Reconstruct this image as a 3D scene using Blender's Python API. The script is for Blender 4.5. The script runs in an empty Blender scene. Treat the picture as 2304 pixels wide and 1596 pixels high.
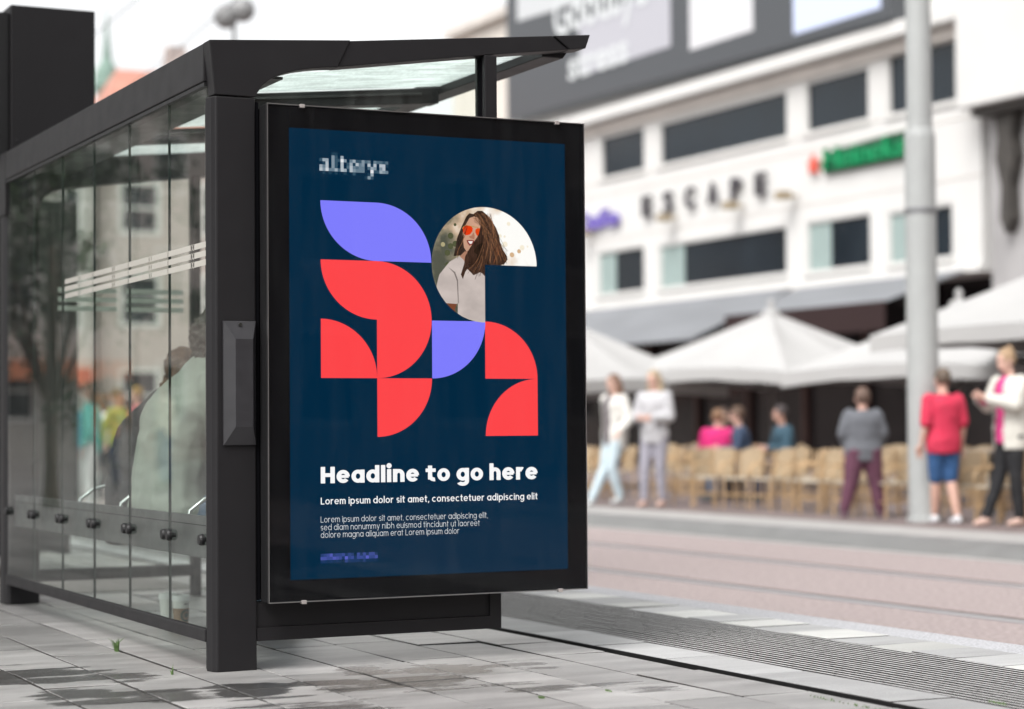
import bpy, bmesh, math, random
from mathutils import Vector, Matrix, noise
random.seed(7)
S=bpy.context.scene; COL=S.collection
R=math.radians; PI=math.pi
# ---------------- camera ----------------
cam=bpy.data.cameras.new('camera'); co=bpy.data.objects.new('camera',cam); COL.objects.link(co); S.camera=co
yaw,pit,rol=0.4565,0.0323,-0.0072
fw=Vector((math.sin(yaw)*math.cos(pit),math.cos(yaw)*math.cos(pit),math.sin(pit)))
r_=Vector((math.cos(yaw),-math.sin(yaw),0)); u_=r_.cross(fw)
r2=r_*math.cos(rol)+u_*math.sin(rol); u2=-r_*math.sin(rol)+u_*math.cos(rol)
m=Matrix((r2,u2,-fw)).transposed().to_4x4(); m.translation=Vector((-2.4729,-7.6709,.932)); co.matrix_world=m
cam.sensor_width=36; cam.lens=4667.31/2304*36; cam.shift_y=13.83/2304; cam.clip_end=500; cam.clip_start=.1
cam.dof.use_dof=True; cam.dof.focus_distance=8.1; cam.dof.aperture_fstop=1.55; cam.dof.aperture_blades=0
# ---------------- light ----------------
W=bpy.data.worlds.new('World'); S.world=W; W.use_nodes=True; wn=W.node_tree; wn.nodes.clear()
SUN_EL,SUN_AZ=R(52),R(238)
sky=wn.nodes.new('ShaderNodeTexSky'); sky.sky_type='NISHITA'; sky.sun_disc=False; sky.sun_elevation=SUN_EL; sky.sun_rotation=SUN_AZ
sky.dust_density=4; sky.air_density=1.0; sky.ozone_density=1.0
hs=wn.nodes.new('ShaderNodeHueSaturation'); hs.inputs['Saturation'].default_value=.06
bg=wn.nodes.new('ShaderNodeBackground'); bg.inputs['Strength'].default_value=.15
wo=wn.nodes.new('ShaderNodeOutputWorld')
wn.links.new(sky.outputs[0],hs.inputs['Color']); wn.links.new(hs.outputs[0],bg.inputs[0]); wn.links.new(bg.outputs[0],wo.inputs[0])
sl=bpy.data.lights.new('sun','SUN'); sl.energy=1.0; sl.angle=R(30); sl.color=(1,.97,.93)
so=bpy.data.objects.new('sun',sl); COL.objects.link(so)
sd=Vector((math.sin(SUN_AZ)*math.cos(SUN_EL),math.cos(SUN_AZ)*math.cos(SUN_EL),math.sin(SUN_EL)))
so.rotation_euler=sd.to_track_quat('Z','Y').to_euler()
S.view_settings.view_transform='Standard'; S.view_settings.look='None'; S.view_settings.gamma=1; S.view_settings.exposure=1.0
EXPO=2**-1.0
S.cycles.transparent_max_bounces=32; S.cycles.max_bounces=8
# ---------------- material helpers ----------------
def srgb(*c):
    return tuple(((v/255)/12.92 if v/255<=.04045 else ((v/255+.055)/1.055)**2.4) for v in c)
MC={}
def mat(name,col,rough=.6,metal=0,noise=0,nscale=8,bump=0,bscale=40,stretch=(1,1,1),spec=.5,emit=None,es=0,coat=0):
    if name in MC: return MC[name]
    m=bpy.data.materials.new(name); m.use_nodes=True; n=m.node_tree; b=n.nodes['Principled BSDF']
    b.inputs['Base Color'].default_value=(*col,1); b.inputs['Roughness'].default_value=rough; b.inputs['Metallic'].default_value=metal
    b.inputs['Specular IOR Level'].default_value=spec; b.inputs['Coat Weight'].default_value=coat
    if noise or bump:
        tc=n.nodes.new('ShaderNodeTexCoord'); mp=n.nodes.new('ShaderNodeMapping'); mp.inputs['Scale'].default_value=stretch
        n.links.new(tc.outputs['Object'],mp.inputs[0])
    if noise:
        t=n.nodes.new('ShaderNodeTexNoise'); t.inputs['Scale'].default_value=nscale; t.inputs['Detail'].default_value=6; n.links.new(mp.outputs[0],t.inputs['Vector'])
        mr=n.nodes.new('ShaderNodeMapRange'); mr.inputs[1].default_value=.3; mr.inputs[2].default_value=.7; mr.inputs[3].default_value=1-noise; mr.inputs[4].default_value=1+noise
        n.links.new(t.outputs[0],mr.inputs[0])
        mx=n.nodes.new('ShaderNodeVectorMath'); mx.operation='SCALE'; mx.inputs[0].default_value=col; n.links.new(mr.outputs[0],mx.inputs['Scale']); n.links.new(mx.outputs[0],b.inputs['Base Color'])
        m2=n.nodes.new('ShaderNodeMapRange'); m2.inputs[1].default_value=.3; m2.inputs[2].default_value=.7; m2.inputs[3].default_value=max(rough-min(.12,noise),0.02); m2.inputs[4].default_value=min(rough+min(.1,noise),1)
        n.links.new(t.outputs[0],m2.inputs[0]); n.links.new(m2.outputs[0],b.inputs['Roughness'])
    if bump:
        t2=n.nodes.new('ShaderNodeTexNoise'); t2.inputs['Scale'].default_value=bscale; t2.inputs['Detail'].default_value=4; n.links.new(mp.outputs[0],t2.inputs['Vector'])
        bp=n.nodes.new('ShaderNodeBump'); bp.inputs['Strength'].default_value=bump; bp.inputs['Distance'].default_value=.01; n.links.new(t2.outputs[0],bp.inputs['Height']); n.links.new(bp.outputs[0],b.inputs['Normal'])
    if emit:
        b.inputs['Emission Color'].default_value=(*emit,1); b.inputs['Emission Strength'].default_value=es
    MC[name]=m; return m
def glassmat(name,tint=(.95,.98,.96),dirt=.06,ior=1.5,rough=0,gain=1):
    if name in MC: return MC[name]
    m=bpy.data.materials.new(name); m.use_nodes=True; n=m.node_tree; n.nodes.clear()
    o=n.nodes.new('ShaderNodeOutputMaterial'); tr=n.nodes.new('ShaderNodeBsdfTransparent'); tr.inputs[0].default_value=(*tint,1)
    g=n.nodes.new('ShaderNodeBsdfGlossy'); g.inputs['Roughness'].default_value=rough; g.inputs[0].default_value=(gain,gain,gain,1)
    fr=n.nodes.new('ShaderNodeFresnel'); fr.inputs[0].default_value=ior
    ge=n.nodes.new('ShaderNodeNewGeometry'); inv=n.nodes.new('ShaderNodeMath'); inv.operation='SUBTRACT'; inv.inputs[0].default_value=1; n.links.new(ge.outputs['Backfacing'],inv.inputs[1])
    fm=n.nodes.new('ShaderNodeMath'); fm.operation='MULTIPLY'; n.links.new(fr.outputs[0],fm.inputs[0]); n.links.new(inv.outputs[0],fm.inputs[1])
    a=n.nodes.new('ShaderNodeMixShader'); n.links.new(fm.outputs[0],a.inputs[0]); n.links.new(tr.outputs[0],a.inputs[1]); n.links.new(g.outputs[0],a.inputs[2])
    d=n.nodes.new('ShaderNodeBsdfDiffuse'); d.inputs[0].default_value=(.55,.58,.55,1)
    tc=n.nodes.new('ShaderNodeTexCoord'); mp=n.nodes.new('ShaderNodeMapping'); mp.inputs['Scale'].default_value=(9,9,1.3); n.links.new(tc.outputs['Object'],mp.inputs[0])
    t=n.nodes.new('ShaderNodeTexNoise'); t.inputs['Scale'].default_value=2.2; t.inputs['Detail'].default_value=8; n.links.new(mp.outputs[0],t.inputs['Vector'])
    mr=n.nodes.new('ShaderNodeMapRange'); mr.inputs[1].default_value=.42; mr.inputs[2].default_value=.75; mr.inputs[3].default_value=dirt*.35; mr.inputs[4].default_value=dirt*2; n.links.new(t.outputs[0],mr.inputs[0])
    c=n.nodes.new('ShaderNodeMixShader'); n.links.new(mr.outputs[0],c.inputs[0]); n.links.new(a.outputs[0],c.inputs[1]); n.links.new(d.outputs[0],c.inputs[2]); n.links.new(c.outputs[0],o.inputs[0])
    MC[name]=m; return m
# ---------------- mesh helpers ----------------
class MB:
    def __init__(s): s.v=[]; s.f=[]; s.m=[]
    def add(s,vs,fs,mi=0):
        o=len(s.v); s.v+= [tuple(p) for p in vs]; s.f+=[tuple(i+o for i in f) for f in fs]; s.m+=[mi]*len(fs); return s
    def box(s,x0,x1,y0,y1,z0,z1,mi=0,M=None):
        v=[(x,y,z) for z in (z0,z1) for y in (y0,y1) for x in (x0,x1)]
        if M is not None: v=[tuple(M@Vector(p)) for p in v]
        return s.add(v,[(0,2,3,1),(4,5,7,6),(0,1,5,4),(2,6,7,3),(0,4,6,2),(1,3,7,5)],mi)
    def prism(s,pts,fn,d0,d1,mi=0):
        n=len(pts); v=[fn(a,b,d0) for a,b in pts]+[fn(a,b,d1) for a,b in pts]
        return s.add(v,[tuple(range(n)),tuple(reversed(range(n,2*n)))]+[(i,i+n,(i+1)%n+n,(i+1)%n) for i in range(n)],mi)
    def poly(s,pts,fn,d,mi=0):
        return s.add([fn(a,b,d) for a,b in pts],[tuple(range(len(pts)))],mi)
    def tube(s,path,rad,n=10,mi=0,caps=True,flat=1.0):
        P=[Vector(p) for p in path]; rad=rad if isinstance(rad,(list,tuple)) else [rad]*len(P)
        rings=[]; prev=None
        for i,p in enumerate(P):
            t=(P[min(i+1,len(P)-1)]-P[max(i-1,0)]).normalized()
            a=prev if prev is not None else (Vector((0,0,1)) if abs(t.z)<.9 else Vector((1,0,0)))
            e=(a-t*a.dot(t)).normalized(); f=t.cross(e); prev=e
            rings.append([p+(e*math.cos(2*PI*k/n)+f*math.sin(2*PI*k/n)*flat)*rad[i] for k in range(n)])
        v=[q for r in rings for q in r]; fs=[]
        for i in range(len(P)-1):
            for k in range(n): fs.append((i*n+k,i*n+(k+1)%n,(i+1)*n+(k+1)%n,(i+1)*n+k))
        if caps: fs+= [tuple(reversed(range(n))),tuple(range((len(P)-1)*n,len(P)*n))]
        return s.add(v,fs,mi)
    def lathe(s,prof,c=(0,0,0),n=24,mi=0,ax='z'):
        v=[];fs=[]
        for r,z in prof:
            for k in range(n):
                a=2*PI*k/n; p=(r*math.cos(a),r*math.sin(a),z)
                if ax=='x': p=(p[2],p[0],p[1])
                v.append((p[0]+c[0],p[1]+c[1],p[2]+c[2]))
        m=len(prof)
        for i in range(m-1):
            for k in range(n): fs.append((i*n+k,i*n+(k+1)%n,(i+1)*n+(k+1)%n,(i+1)*n+k))
        fs+= [tuple(reversed(range(n))),tuple(range((m-1)*n,m*n))]
        return s.add(v,fs,mi)
    def ell(s,c,r,n=12,mi=0,M=None):
        v=[];fs=[]
        for i in range(1,n):
            th=PI*i/n
            for k in range(2*n):
                a=PI*k/n; p=Vector((math.sin(th)*math.cos(a)*r[0],math.sin(th)*math.sin(a)*r[1],math.cos(th)*r[2]))
                if M is not None: p=M@p
                v.append(tuple(p+Vector(c)))
        N=2*n
        for i in range(n-2):
            for k in range(N): fs.append((i*N+k,i*N+(k+1)%N,(i+1)*N+(k+1)%N,(i+1)*N+k))
        fs+= [tuple(range(N)),tuple(reversed(range((n-2)*N,(n-1)*N)))]
        return s.add(v,fs,mi)
    def mesh(s,name):
        me=bpy.data.meshes.new(name); me.from_pydata(s.v,[],s.f); me.polygons.foreach_set('material_index',s.m)
        bm=bmesh.new(); bm.from_mesh(me); bmesh.ops.recalc_face_normals(bm,faces=bm.faces); bm.to_mesh(me); bm.free(); return me
def obj(name,mb,mats,parent=None,bev=0,smooth=False,recalc=True):
    me=mb.mesh(name) if isinstance(mb,MB) else mb
    o=bpy.data.objects.new(name,me); COL.objects.link(o)
    for mm in (mats if isinstance(mats,(list,tuple)) else [mats]): me.materials.append(mm)
    if parent is not None: o.parent=parent
    if bev:
        b=o.modifiers.new('bevel','BEVEL'); b.width=bev; b.segments=2; b.limit_method='ANGLE'; b.angle_limit=R(35)
    if smooth:
        for p in me.polygons: p.use_smooth=True
    return o
def thing(name,label,cat,loc=(0,0,0),rz=0,group=None):
    o=bpy.data.objects.new(name,None); COL.objects.link(o); o.location=loc; o.rotation_euler=(0,0,rz); o.empty_display_size=.2
    return tag(o,label,cat,group)
def tag(o,label,cat,group=None):
    o['label']=label; o['category']=cat
    if group: o['group']=group
    return o
def struct(name,mb,mats,**k):
    o=obj(name,mb,mats,**k); o['kind']='structure'; return o
def dup(root,loc,rz=None,label=None):
    def cp(o,par):
        c=o.copy(); COL.objects.link(c); c.parent=par
        for ch in o.children: cp(ch,c)
        return c
    c=cp(root,None); c.location=loc
    if rz is not None: c.rotation_euler=(0,0,rz)
    if label: c['label']=label
    return c
def ngon_tri(bm,f):
    f.normal_update(); bmesh.ops.triangulate(bm,faces=[f])
XZ=lambda a,b,d:(a,d,b)      # plane of constant Y
YZ=lambda a,b,d:(d,a,b)      # plane of constant X
def wall_open(mb,fn,u0,u1,v0,v1,d0,d1,ops,mi=0):
    us=sorted({u0,u1}|{min(max(o[i],u0),u1) for o in ops for i in (0,1)}); vs=sorted({v0,v1}|{min(max(o[i],v0),v1) for o in ops for i in (2,3)})
    for i in range(len(us)-1):
        for j in range(len(vs)-1):
            a,b=(us[i]+us[i+1])/2,(vs[j]+vs[j+1])/2
            if any(o[0]<a<o[1] and o[2]<b<o[3] for o in ops): continue
            mb.prism([(us[i],vs[j]),(us[i+1],vs[j]),(us[i+1],vs[j+1]),(us[i],vs[j+1])],fn,d0,d1,mi)
def frame(mb,fn,u0,u1,v0,v1,w,d0,d1,mi=0):
    for a,b,c,d in ((u0,u0+w,v0,v1),(u1-w,u1,v0,v1),(u0+w,u1-w,v0,v0+w),(u0+w,u1-w,v1-w,v1)):
        mb.prism([(a,c),(b,c),(b,d),(a,d)],fn,d0,d1,mi)
_caph=None
def text_geo(s,bold=0):
    cu=bpy.data.curves.new('t','FONT'); cu.body=s; cu.size=1; cu.offset=bold; cu.resolution_u=3
    o=bpy.data.objects.new('t',cu); COL.objects.link(o); bpy.context.view_layer.update()
    me=bpy.data.meshes.new_from_object(o.evaluated_get(bpy.context.evaluated_depsgraph_get()))
    v=[tuple(p.co) for p in me.vertices]; f=[tuple(p.vertices) for p in me.polygons]
    bpy.data.objects.remove(o); bpy.data.curves.remove(cu); bpy.data.meshes.remove(me); return v,f
def text_obj(name,s,fn,u0,u1,v0,cap,d,m,parent,bold=0,depth=0):
    """letters fitted so that they span u0..u1 with cap height cap above baseline v0"""
    v,f=text_geo(s,bold); h,_=text_geo('H',bold)
    x0=min(p[0] for p in v); x1=max(p[0] for p in v); ch=max(p[1] for p in h)-min(p[1] for p in h); b0=min(p[1] for p in h)
    mb=MB(); P=[(u0+(p[0]-x0)/(x1-x0)*(u1-u0),v0+(p[1]-b0)/ch*cap) for p in v]
    mb.add([fn(a,b,d) for a,b in P],f)
    me=bpy.data.meshes.new(name); me.from_pydata(mb.v,[],mb.f)
    o=obj(name,me,m,parent)
    if depth:
        so=o.modifiers.new('solid','SOLIDIFY'); so.thickness=depth; so.offset=0
    return o

# ---------------- materials ----------------
DM=mat('shelter_paint',(.0105,.0096,.0108),.5,0,.03,9,.06,900,spec=.3)
DM2=mat('shelter_paint_fine',(.008,.0078,.0085),.5,0,.05,20,.04,600,spec=.4)
CHR=mat('chrome_edge',(.5,.5,.5),.3,1)
CLIP=mat('clip_steel',(.55,.5,.48),.35,.6)
GL=glassmat('shelter_glass',dirt=.015,gain=.68)
STEEL=mat('armrest_steel',(.5,.52,.52),.35,.7)
BLK=mat('printed_border',(.005,.005,.006),.8,spec=0)
def slab_mat(name,col,var=.16,rough=.62,wet=True):
    m=bpy.data.materials.new(name); m.use_nodes=True; n=m.node_tree; L=n.links; b=n.nodes['Principled BSDF']; N=n.nodes.new
    geo=N('ShaderNodeNewGeometry'); att=N('ShaderNodeAttribute'); att.attribute_name='tone'
    t1=N('ShaderNodeTexNoise'); t1.inputs['Scale'].default_value=260; t1.inputs['Detail'].default_value=3; L.new(geo.outputs['Position'],t1.inputs['Vector'])
    mp=N('ShaderNodeMapping'); mp.inputs['Scale'].default_value=(.7,3.2,1); L.new(geo.outputs['Position'],mp.inputs[0])
    t2=N('ShaderNodeTexNoise'); t2.inputs['Scale'].default_value=2.1; t2.inputs['Detail'].default_value=9; t2.inputs['Roughness'].default_value=.62; L.new(mp.outputs[0],t2.inputs['Vector'])
    def mrange(src,a,b_,c,d):
        r=N('ShaderNodeMapRange'); r.inputs[1].default_value=a; r.inputs[2].default_value=b_; r.inputs[3].default_value=c; r.inputs[4].default_value=d; L.new(src,r.inputs[0]); return r.outputs[0]
    def mul(a,b_):
        r=N('ShaderNodeMath'); r.operation='MULTIPLY'
        for i,q in enumerate((a,b_)):
            if isinstance(q,(int,float)): r.inputs[i].default_value=q
            else: L.new(q,r.inputs[i])
        return r.outputs[0]
    f=mul(mul(mrange(t1.outputs[0],.3,.7,.82,1.18),mrange(t2.outputs[0],.3,.72,1-var,1+var)),mrange(att.outputs['Fac'],0,1,.68,1.16))
    if wet:
        mp3=N('ShaderNodeMapping'); mp3.inputs['Scale'].default_value=(1.3,5.5,1); L.new(geo.outputs['Position'],mp3.inputs[0])
        t3=N('ShaderNodeTexNoise'); t3.inputs['Scale'].default_value=1.5; t3.inputs['Detail'].default_value=7; t3.inputs['Roughness'].default_value=.55; L.new(mp3.outputs[0],t3.inputs['Vector'])
        # wet zone: only on the platform close to the shelter, where the rain still lies
        att2=N('ShaderNodeAttribute'); att2.attribute_name='wet'
        ad=N('ShaderNodeMath'); ad.operation='ADD'; L.new(t3.outputs[0],ad.inputs[0]); L.new(mul(att2.outputs['Fac'],.34),ad.inputs[1])
        w=mrange(ad.outputs[0],.69,.765,0,1)
        f=mul(f,mrange(w,0,1,1,.22))
        rg=mrange(w,0,1,rough,.16)
        L.new(rg,b.inputs['Roughness'])
    else: b.inputs['Roughness'].default_value=rough
    vm=N('ShaderNodeVectorMath'); vm.operation='SCALE'; vm.inputs[0].default_value=col; L.new(f,vm.inputs['Scale']); L.new(vm.outputs[0],b.inputs['Base Color'])
    bp=N('ShaderNodeBump'); bp.inputs['Strength'].default_value=.5; bp.inputs['Distance'].default_value=.003; L.new(t1.outputs[0],bp.inputs['Height']); L.new(bp.outputs[0],b.inputs['Normal'])
    return m
SLAB=slab_mat('paving_slab',(.285,.278,.272),.36,.34)
SLABL=slab_mat('pale_slab',(.36,.36,.36),.14,.6,False)
SLABW=slab_mat('white_slab',(.52,.52,.50),.10,.6,False)
JOINT=mat('joint_dirt',(.03,.027,.024),.95,bump=.3,bscale=200)
# ---------------- ground ----------------
base=MB(); base.box(-60,1.682,-60,110,-.5,-.014); base.box(1.75,3.33,-60,110,-.5,-.014); base.box(1.682,1.75,-60,110,-.5,-.12); struct('ground',base,mat('platform_bed',(.035,.031,.028),.95,noise=.3,nscale=60,bump=.4,bscale=150))
WETS=[(-.02,-.55,.28,1),(.3,-.6,.30,1),(.53,-.2,.2,.9),(.6,-.65,.35,1),(.85,-.35,.3,.9),(-.6,.25,.5,.85),(-.6,-.45,.35,.95),(-.36,.1,.35,.8),(-.35,-.5,.3,.85),(1.15,-.35,.25,.7),(.05,-1.1,.5,.6),(.9,-1.0,.3,.6),(-.75,.3,.4,.8),(1.2,-1.1,.3,.5)]
def slabs(name,rows,y0,y1,lens,mi,seedv,label=None,gap=.0062,h=.0,jm=1):
    rnd=random.Random(seedv); mb=MB(); tones=[]; wets=[]
    for (xa,xb) in rows:
        y=y0-rnd.random()*.6
        while y<y1:
            l=rnd.choice(lens); x0,x1,ya,yb=xa+gap,xb-gap,y+gap,y+l-gap
            dz=rnd.uniform(-.002,.002); tx=rnd.uniform(-.0013,.0013); ty=rnd.uniform(-.0013,.0013); c=.002
            top=[(x0+c,ya+c,dz-tx-ty),(x1-c,ya+c,dz+tx-ty),(x1-c,yb-c,dz+tx+ty),(x0+c,yb-c,dz-tx+ty)]
            mid=[(x0,ya,dz-tx-ty-c),(x1,ya,dz+tx-ty-c),(x1,yb,dz+tx+ty-c),(x0,yb,dz-tx+ty-c)]
            bot=[(x0,ya,-.03),(x1,ya,-.03),(x1,yb,-.03),(x0,yb,-.03)]
            if h: top=[(a,b,q+h) for a,b,q in top]; mid=[(a,b,q+h) for a,b,q in mid]
            n=6 if y>-4 and y<4 else 1
            # top grid so that the wet mask has resolution
            vs=[];fs=[]
            for j in range(n+1):
                for i in range(n+1):
                    u,v=i/n,j/n
                    p=[top[0][k]*(1-u)*(1-v)+top[1][k]*u*(1-v)+top[2][k]*u*v+top[3][k]*(1-u)*v for k in range(3)]
                    vs.append(tuple(p))
            for j in range(n):
                for i in range(n): a=j*(n+1)+i; fs.append((a,a+1,a+n+2,a+n+1))
            o=len(vs); vs+=mid+bot
            cor=[0,n,(n+1)**2-1,(n+1)*n]
            edges=[list(range(0,n+1)),[n+(n+1)*k for k in range(n+1)],[(n+1)**2-1-k for k in range(n+1)],[(n+1)*n-(n+1)*k for k in range(n+1)]]
            nt=len(fs)
            for k in range(4):
                fs.append(tuple(reversed(edges[k]))+(o+k,o+(k+1)%4))
                fs.append((o+(k+1)%4,o+k,o+4+k,o+4+(k+1)%4))
            m0=mi if not callable(mi) else mi(rnd,xa,y); mb.add(vs,fs,m0)
            for q_ in range(4): mb.m[-(2*q_+1)]=jm
            t=rnd.random()
            tones+=[t]*len(vs)
            for p in vs:
                w=0
                for (wx,wy,wr,ws) in WETS:
                    d=math.hypot((p[0]-wx)/.8,(p[1]-wy))/wr
                    if d<1: w=max(w,ws*(1-d*d)*1.25)
                wets.append(min(w,1))
            y+=l
    me=bpy.data.meshes.new(name); me.from_pydata(mb.v,[],mb.f); me.polygons.foreach_set('material_index',mb.m)
    a=me.attributes.new('tone','FLOAT','POINT'); a.data.foreach_set('value',tones)
    a=me.attributes.new('wet','FLOAT','POINT'); a.data.foreach_set('value',wets)
    return me
rows=[]; x=.21-.297*16
while x<1.39-.01: rows.append((x,x+.297)); x+=.297
rows.append((x,1.683))
o=struct('pavement',slabs('pavement',rows,-6,16,[.45,.5,.6,.74,.9],0,3),[SLAB,JOINT])
far=[(a,b) for a,b in rows]; o=struct('pavement',slabs('pavement',[(-30,-4.6)]+[(-4.6+.9*k,-4.6+.9*(k+1)) for k in range(7)],16,70,[1.5,2,3],0,5),[SLAB,JOINT])
struct('pavement',slabs('pavement',[(1.75,2.02)],-6,30,[.6,.9,.9],0,8),[SLABL,JOINT])
struct('pavement',slabs('pavement',[(2.765,3.10)],-6,30,[.28,.34,.30],lambda r,x,y:(1 if int(y*3.1+50)%2 else 0),9,jm=2),[SLABL,SLABW,JOINT])
g=MB(); g.box(1.742,1.7485,-6,40,-.115,.0012); g.box(1.677,1.741,-6,40,-.118,-.112); struct('drain_slot',g,mat('slot_black',(.004,.004,.004),.6))
# tactile ribs
rb=random.Random(4); mb=MB()
for k in range(18):
    xc=2.025+.0415*k
    y=-6+rb.random()*.3
    while y<30:
        l=.295; dz=rb.uniform(-.0005,.0005)
        a,b=xc+.004,xc+.0236
        mb.prism([(a-.003,-.03),(a,dz-.002),(a+.003,dz),(b-.003,dz),(b,dz-.002),(b+.003,-.03)],lambda p,q,d:(p,d,q),y+.0015,y+l-.0015); mb.m[-1]=1; mb.m[-6]=1; mb.m[-8]=1; mb.m[-7]=1; mb.m[-5]=1
        y+=l
struct('tactile_paving',mb,[mat('tactile_concrete',(.46,.455,.45),.7,noise=.2,nscale=30,bump=.4,bscale=300),mat('groove_black',(.012,.011,.01),.9)])
g=MB(); g.box(3.103,3.33,-6,60,-.03,-.002); struct('gravel_strip',g,mat('rough_granite',(.42,.42,.44),.8,noise=.4,nscale=90,bump=.9,bscale=160))
ROAD=mat('red_asphalt',(.315,.262,.255),.78,noise=.42,nscale=30,bump=.7,bscale=120,stretch=(1,1,1),spec=.35)
g=MB(); g.box(3.33,8.9,-60,110,-.6,-.2); struct('road',g,ROAD)
g=MB()
for xr in (5.36,7.06):
    g.box(xr-.05,xr+.05,-60,110,-.199,-.194)
struct('tram_rails',g,mat('rail_steel',(.33,.33,.34),.45,.3))
g=MB(); g.box(7.06+.05,7.06+.16,-60,110,-.199,-.196); g.box(5.41,5.50,-60,110,-.199,-.196); struct('rail_groove',g,mat('rail_joint',(.10,.075,.07),.8,noise=.3,nscale=20))
g=MB()
y=-20
while y<60: g.prism([(8.8,-.35),(8.82,-.19),(9.42,-.10),(9.42,-.35)],lambda p,q,d:(p,d,q),y+.004,y+1.496); g.prism([(9.424,-.35),(9.424,-.098),(10.36,-.095),(10.36,-.35)],lambda p,q,d:(p,d,q),y+.004,y+1.496,1); g.box(8.62,8.80,y,y+1.49,-.199,-.194,1); y+=1.5
struct('kerb',g,[mat('granite_kerb',(.16,.16,.157),.65,noise=.18,nscale=5,bump=.3,bscale=200),mat('pale_kerb_top',(.32,.31,.30),.65,noise=.12,nscale=6)])
g=MB(); g.box(10.36,120,-60,110,-.6,-.1); struct('plaza',g,mat('plaza_brick',(.16,.125,.12),.75,noise=.25,nscale=5,bump=.5,bscale=60))
g=MB(); g.box(.10,1.22,4.1,5.4,.002,.006); struct('gravel_bed',g,mat('gravel_grey',(.20,.185,.175),.9,noise=.45,nscale=70,bump=1,bscale=110))
g=MB(); g.box(1.225,1.30,3.95,9,.0,.022); g.box(.10,1.22,5.41,5.50,.0,.022); struct('kerb_stones',g,mat('pale_kerb_top',(.4,.4,.4),.6))
# grass tufts in the joints
GRM=mat('grass_blade',(.07,.13,.03),.6,noise=.3,nscale=60)
def tuft(x,y,n,h,spread,label,along=0):
    mb=MB(); rr=random.Random(int(x*100)+n)
    for i in range(n):
        a=rr.random()*6.28; bx=x+rr.uniform(-1,1)*.006; by=y+rr.uniform(-1,1)*(spread*.4+along); hh=h*rr.uniform(.4,1); lean=rr.uniform(.1,.8)*hh
        w=.0022; p0=Vector((bx,by,-.004)); p1=p0+Vector((math.cos(a)*lean*.35,math.sin(a)*lean*.35,hh*.65)); p2=p0+Vector((math.cos(a)*lean,math.sin(a)*lean,hh))
        mb.tube([p0,p1,p2],[w,w*.8,.0003],4)
    tag(obj('grass_tuft',mb,GRM),label,'grass','grass tufts in the paving joints')
tuft(-.10,.97,34,.062,.05,'largest green grass tuft, growing left of the shelter pillar in a paving joint')
tuft(-.14,.03,7,.05,.01,'thin grass sprig just left of the near pillar foot')
tuft(.77,-1.28,40,.016,.03,'small mossy tuft in a joint at the bottom of the picture below the advert')
tuft(1.06,-1.23,26,.014,.05,'tiny moss tuft in a slab joint right of the mossy one, below the advert')
tuft(1.60,-1.92,50,.014,.05,'sparse green moss beside the black drain slot',.22); bpy.data.objects['grass_tuft.004']['kind']='stuff'
tuft(2.04,-2.14,24,.014,.03,'moss speck at the edge of the ribbed tactile strip at lower right',.03)

# ---------------- bus shelter ----------------
SH=thing('bus_shelter','dark grey metal and glass bus shelter with a lit advert panel on the wet paving','bus shelter',(0,0,0))
W_=.594; L_=3.56
arc=[(.53,2.37),(.48,2.366),(.42,2.358),(.36,2.346),(.30,2.328),(.25,2.304),(.215,2.276),(.195,2.246),(.187,2.215)]
def pillar(y0,y1,zt=2.225):
    mb=MB(); mb.prism([(.026,y0),(.187,y0),(.187,y1),(.006,y1),(.006,y0+.062),(.014,y0+.022)],lambda a,b,d:(a,b,d),0,zt); return mb
obj('pillar',pillar(0,.075),DM,SH,bev=.006)
mb=MB(); mb.box(.03,.18,.0765,.15,0,2.22); obj('pillar_core',mb,DM2,SH)
mb=MB(); mb.prism([(.187,2.229)]+[a for a in reversed(arc)][1:]+[(.585,2.482),(0,2.44),(.020,2.229)],XZ,-.003,.078); obj('corner_bracket',mb,DM,SH,bev=.003)
mb=MB(); mb.prism([(.532,2.372),(1.19,2.468),(1.57,2.518),(1.495,2.571),(.583,2.480)],XZ,.004,.10); obj('roof_beam',mb,DM,SH,bev=.003)
mb=MB(); mb.prism([(1.575,2.518),(1.65,2.528),(1.672,2.588),(1.50,2.571)],XZ,-.004,.105); obj('beam_end_cap',mb,DM,SH,bev=.004)
# far portal, same outline
yF=L_
obj('pillar',pillar(yF,yF+.16),DM,SH,bev=.006)
mb=MB(); mb.prism([(.187,2.10),(.19,2.16),(.215,2.21),(.27,2.245),(.36,2.268),(.72,2.32),(1.17,2.372),(1.57,2.43),(1.63,2.55),(1.66,2.585),(0,2.44),(0,2.10)],XZ,yF+.002,yF+.158); obj('corner_bracket',mb,DM,SH,bev=.004)
# longitudinal beams
mb=MB(); mb.prism([(0,2.29),(.10,2.285),(.13,2.44),(.002,2.44)],XZ,.079,yF); obj('side_beam',mb,DM,SH,bev=.004)
mb=MB(); mb.box(.004,.022,.079,yF,2.272,2.287); obj('glass_head_channel',mb,DM2,SH)
mb=MB(); mb.box(.105,.36,.165,yF,2.335,2.345); obj('soffit_panel',mb,mat('soffit_grey',(.05,.053,.053),.5,noise=.1),SH)
mb=MB(); mb.prism([(1.50,2.50),(1.60,2.50),(1.665,2.588),(1.50,2.574)],XZ,.108,yF); obj('front_beam',mb,DM,SH,bev=.004)
for yc in (1.22,2.42):
    mb=MB(); mb.prism([(.12,2.335),(1.498,2.455),(1.498,2.53),(.12,2.40)],XZ,yc-.05,yc+.05); obj('roof_crossbeam',mb,DM2,SH,bev=.004)
    mb=MB(); mb.prism([(.12,2.37),(1.40,2.487),(1.40,2.497),(.12,2.38)],XZ,yc-.075,yc-.052); obj('roof_gasket',mb,mat('gasket_grey',(.04,.04,.04),.5),SH)
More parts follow.
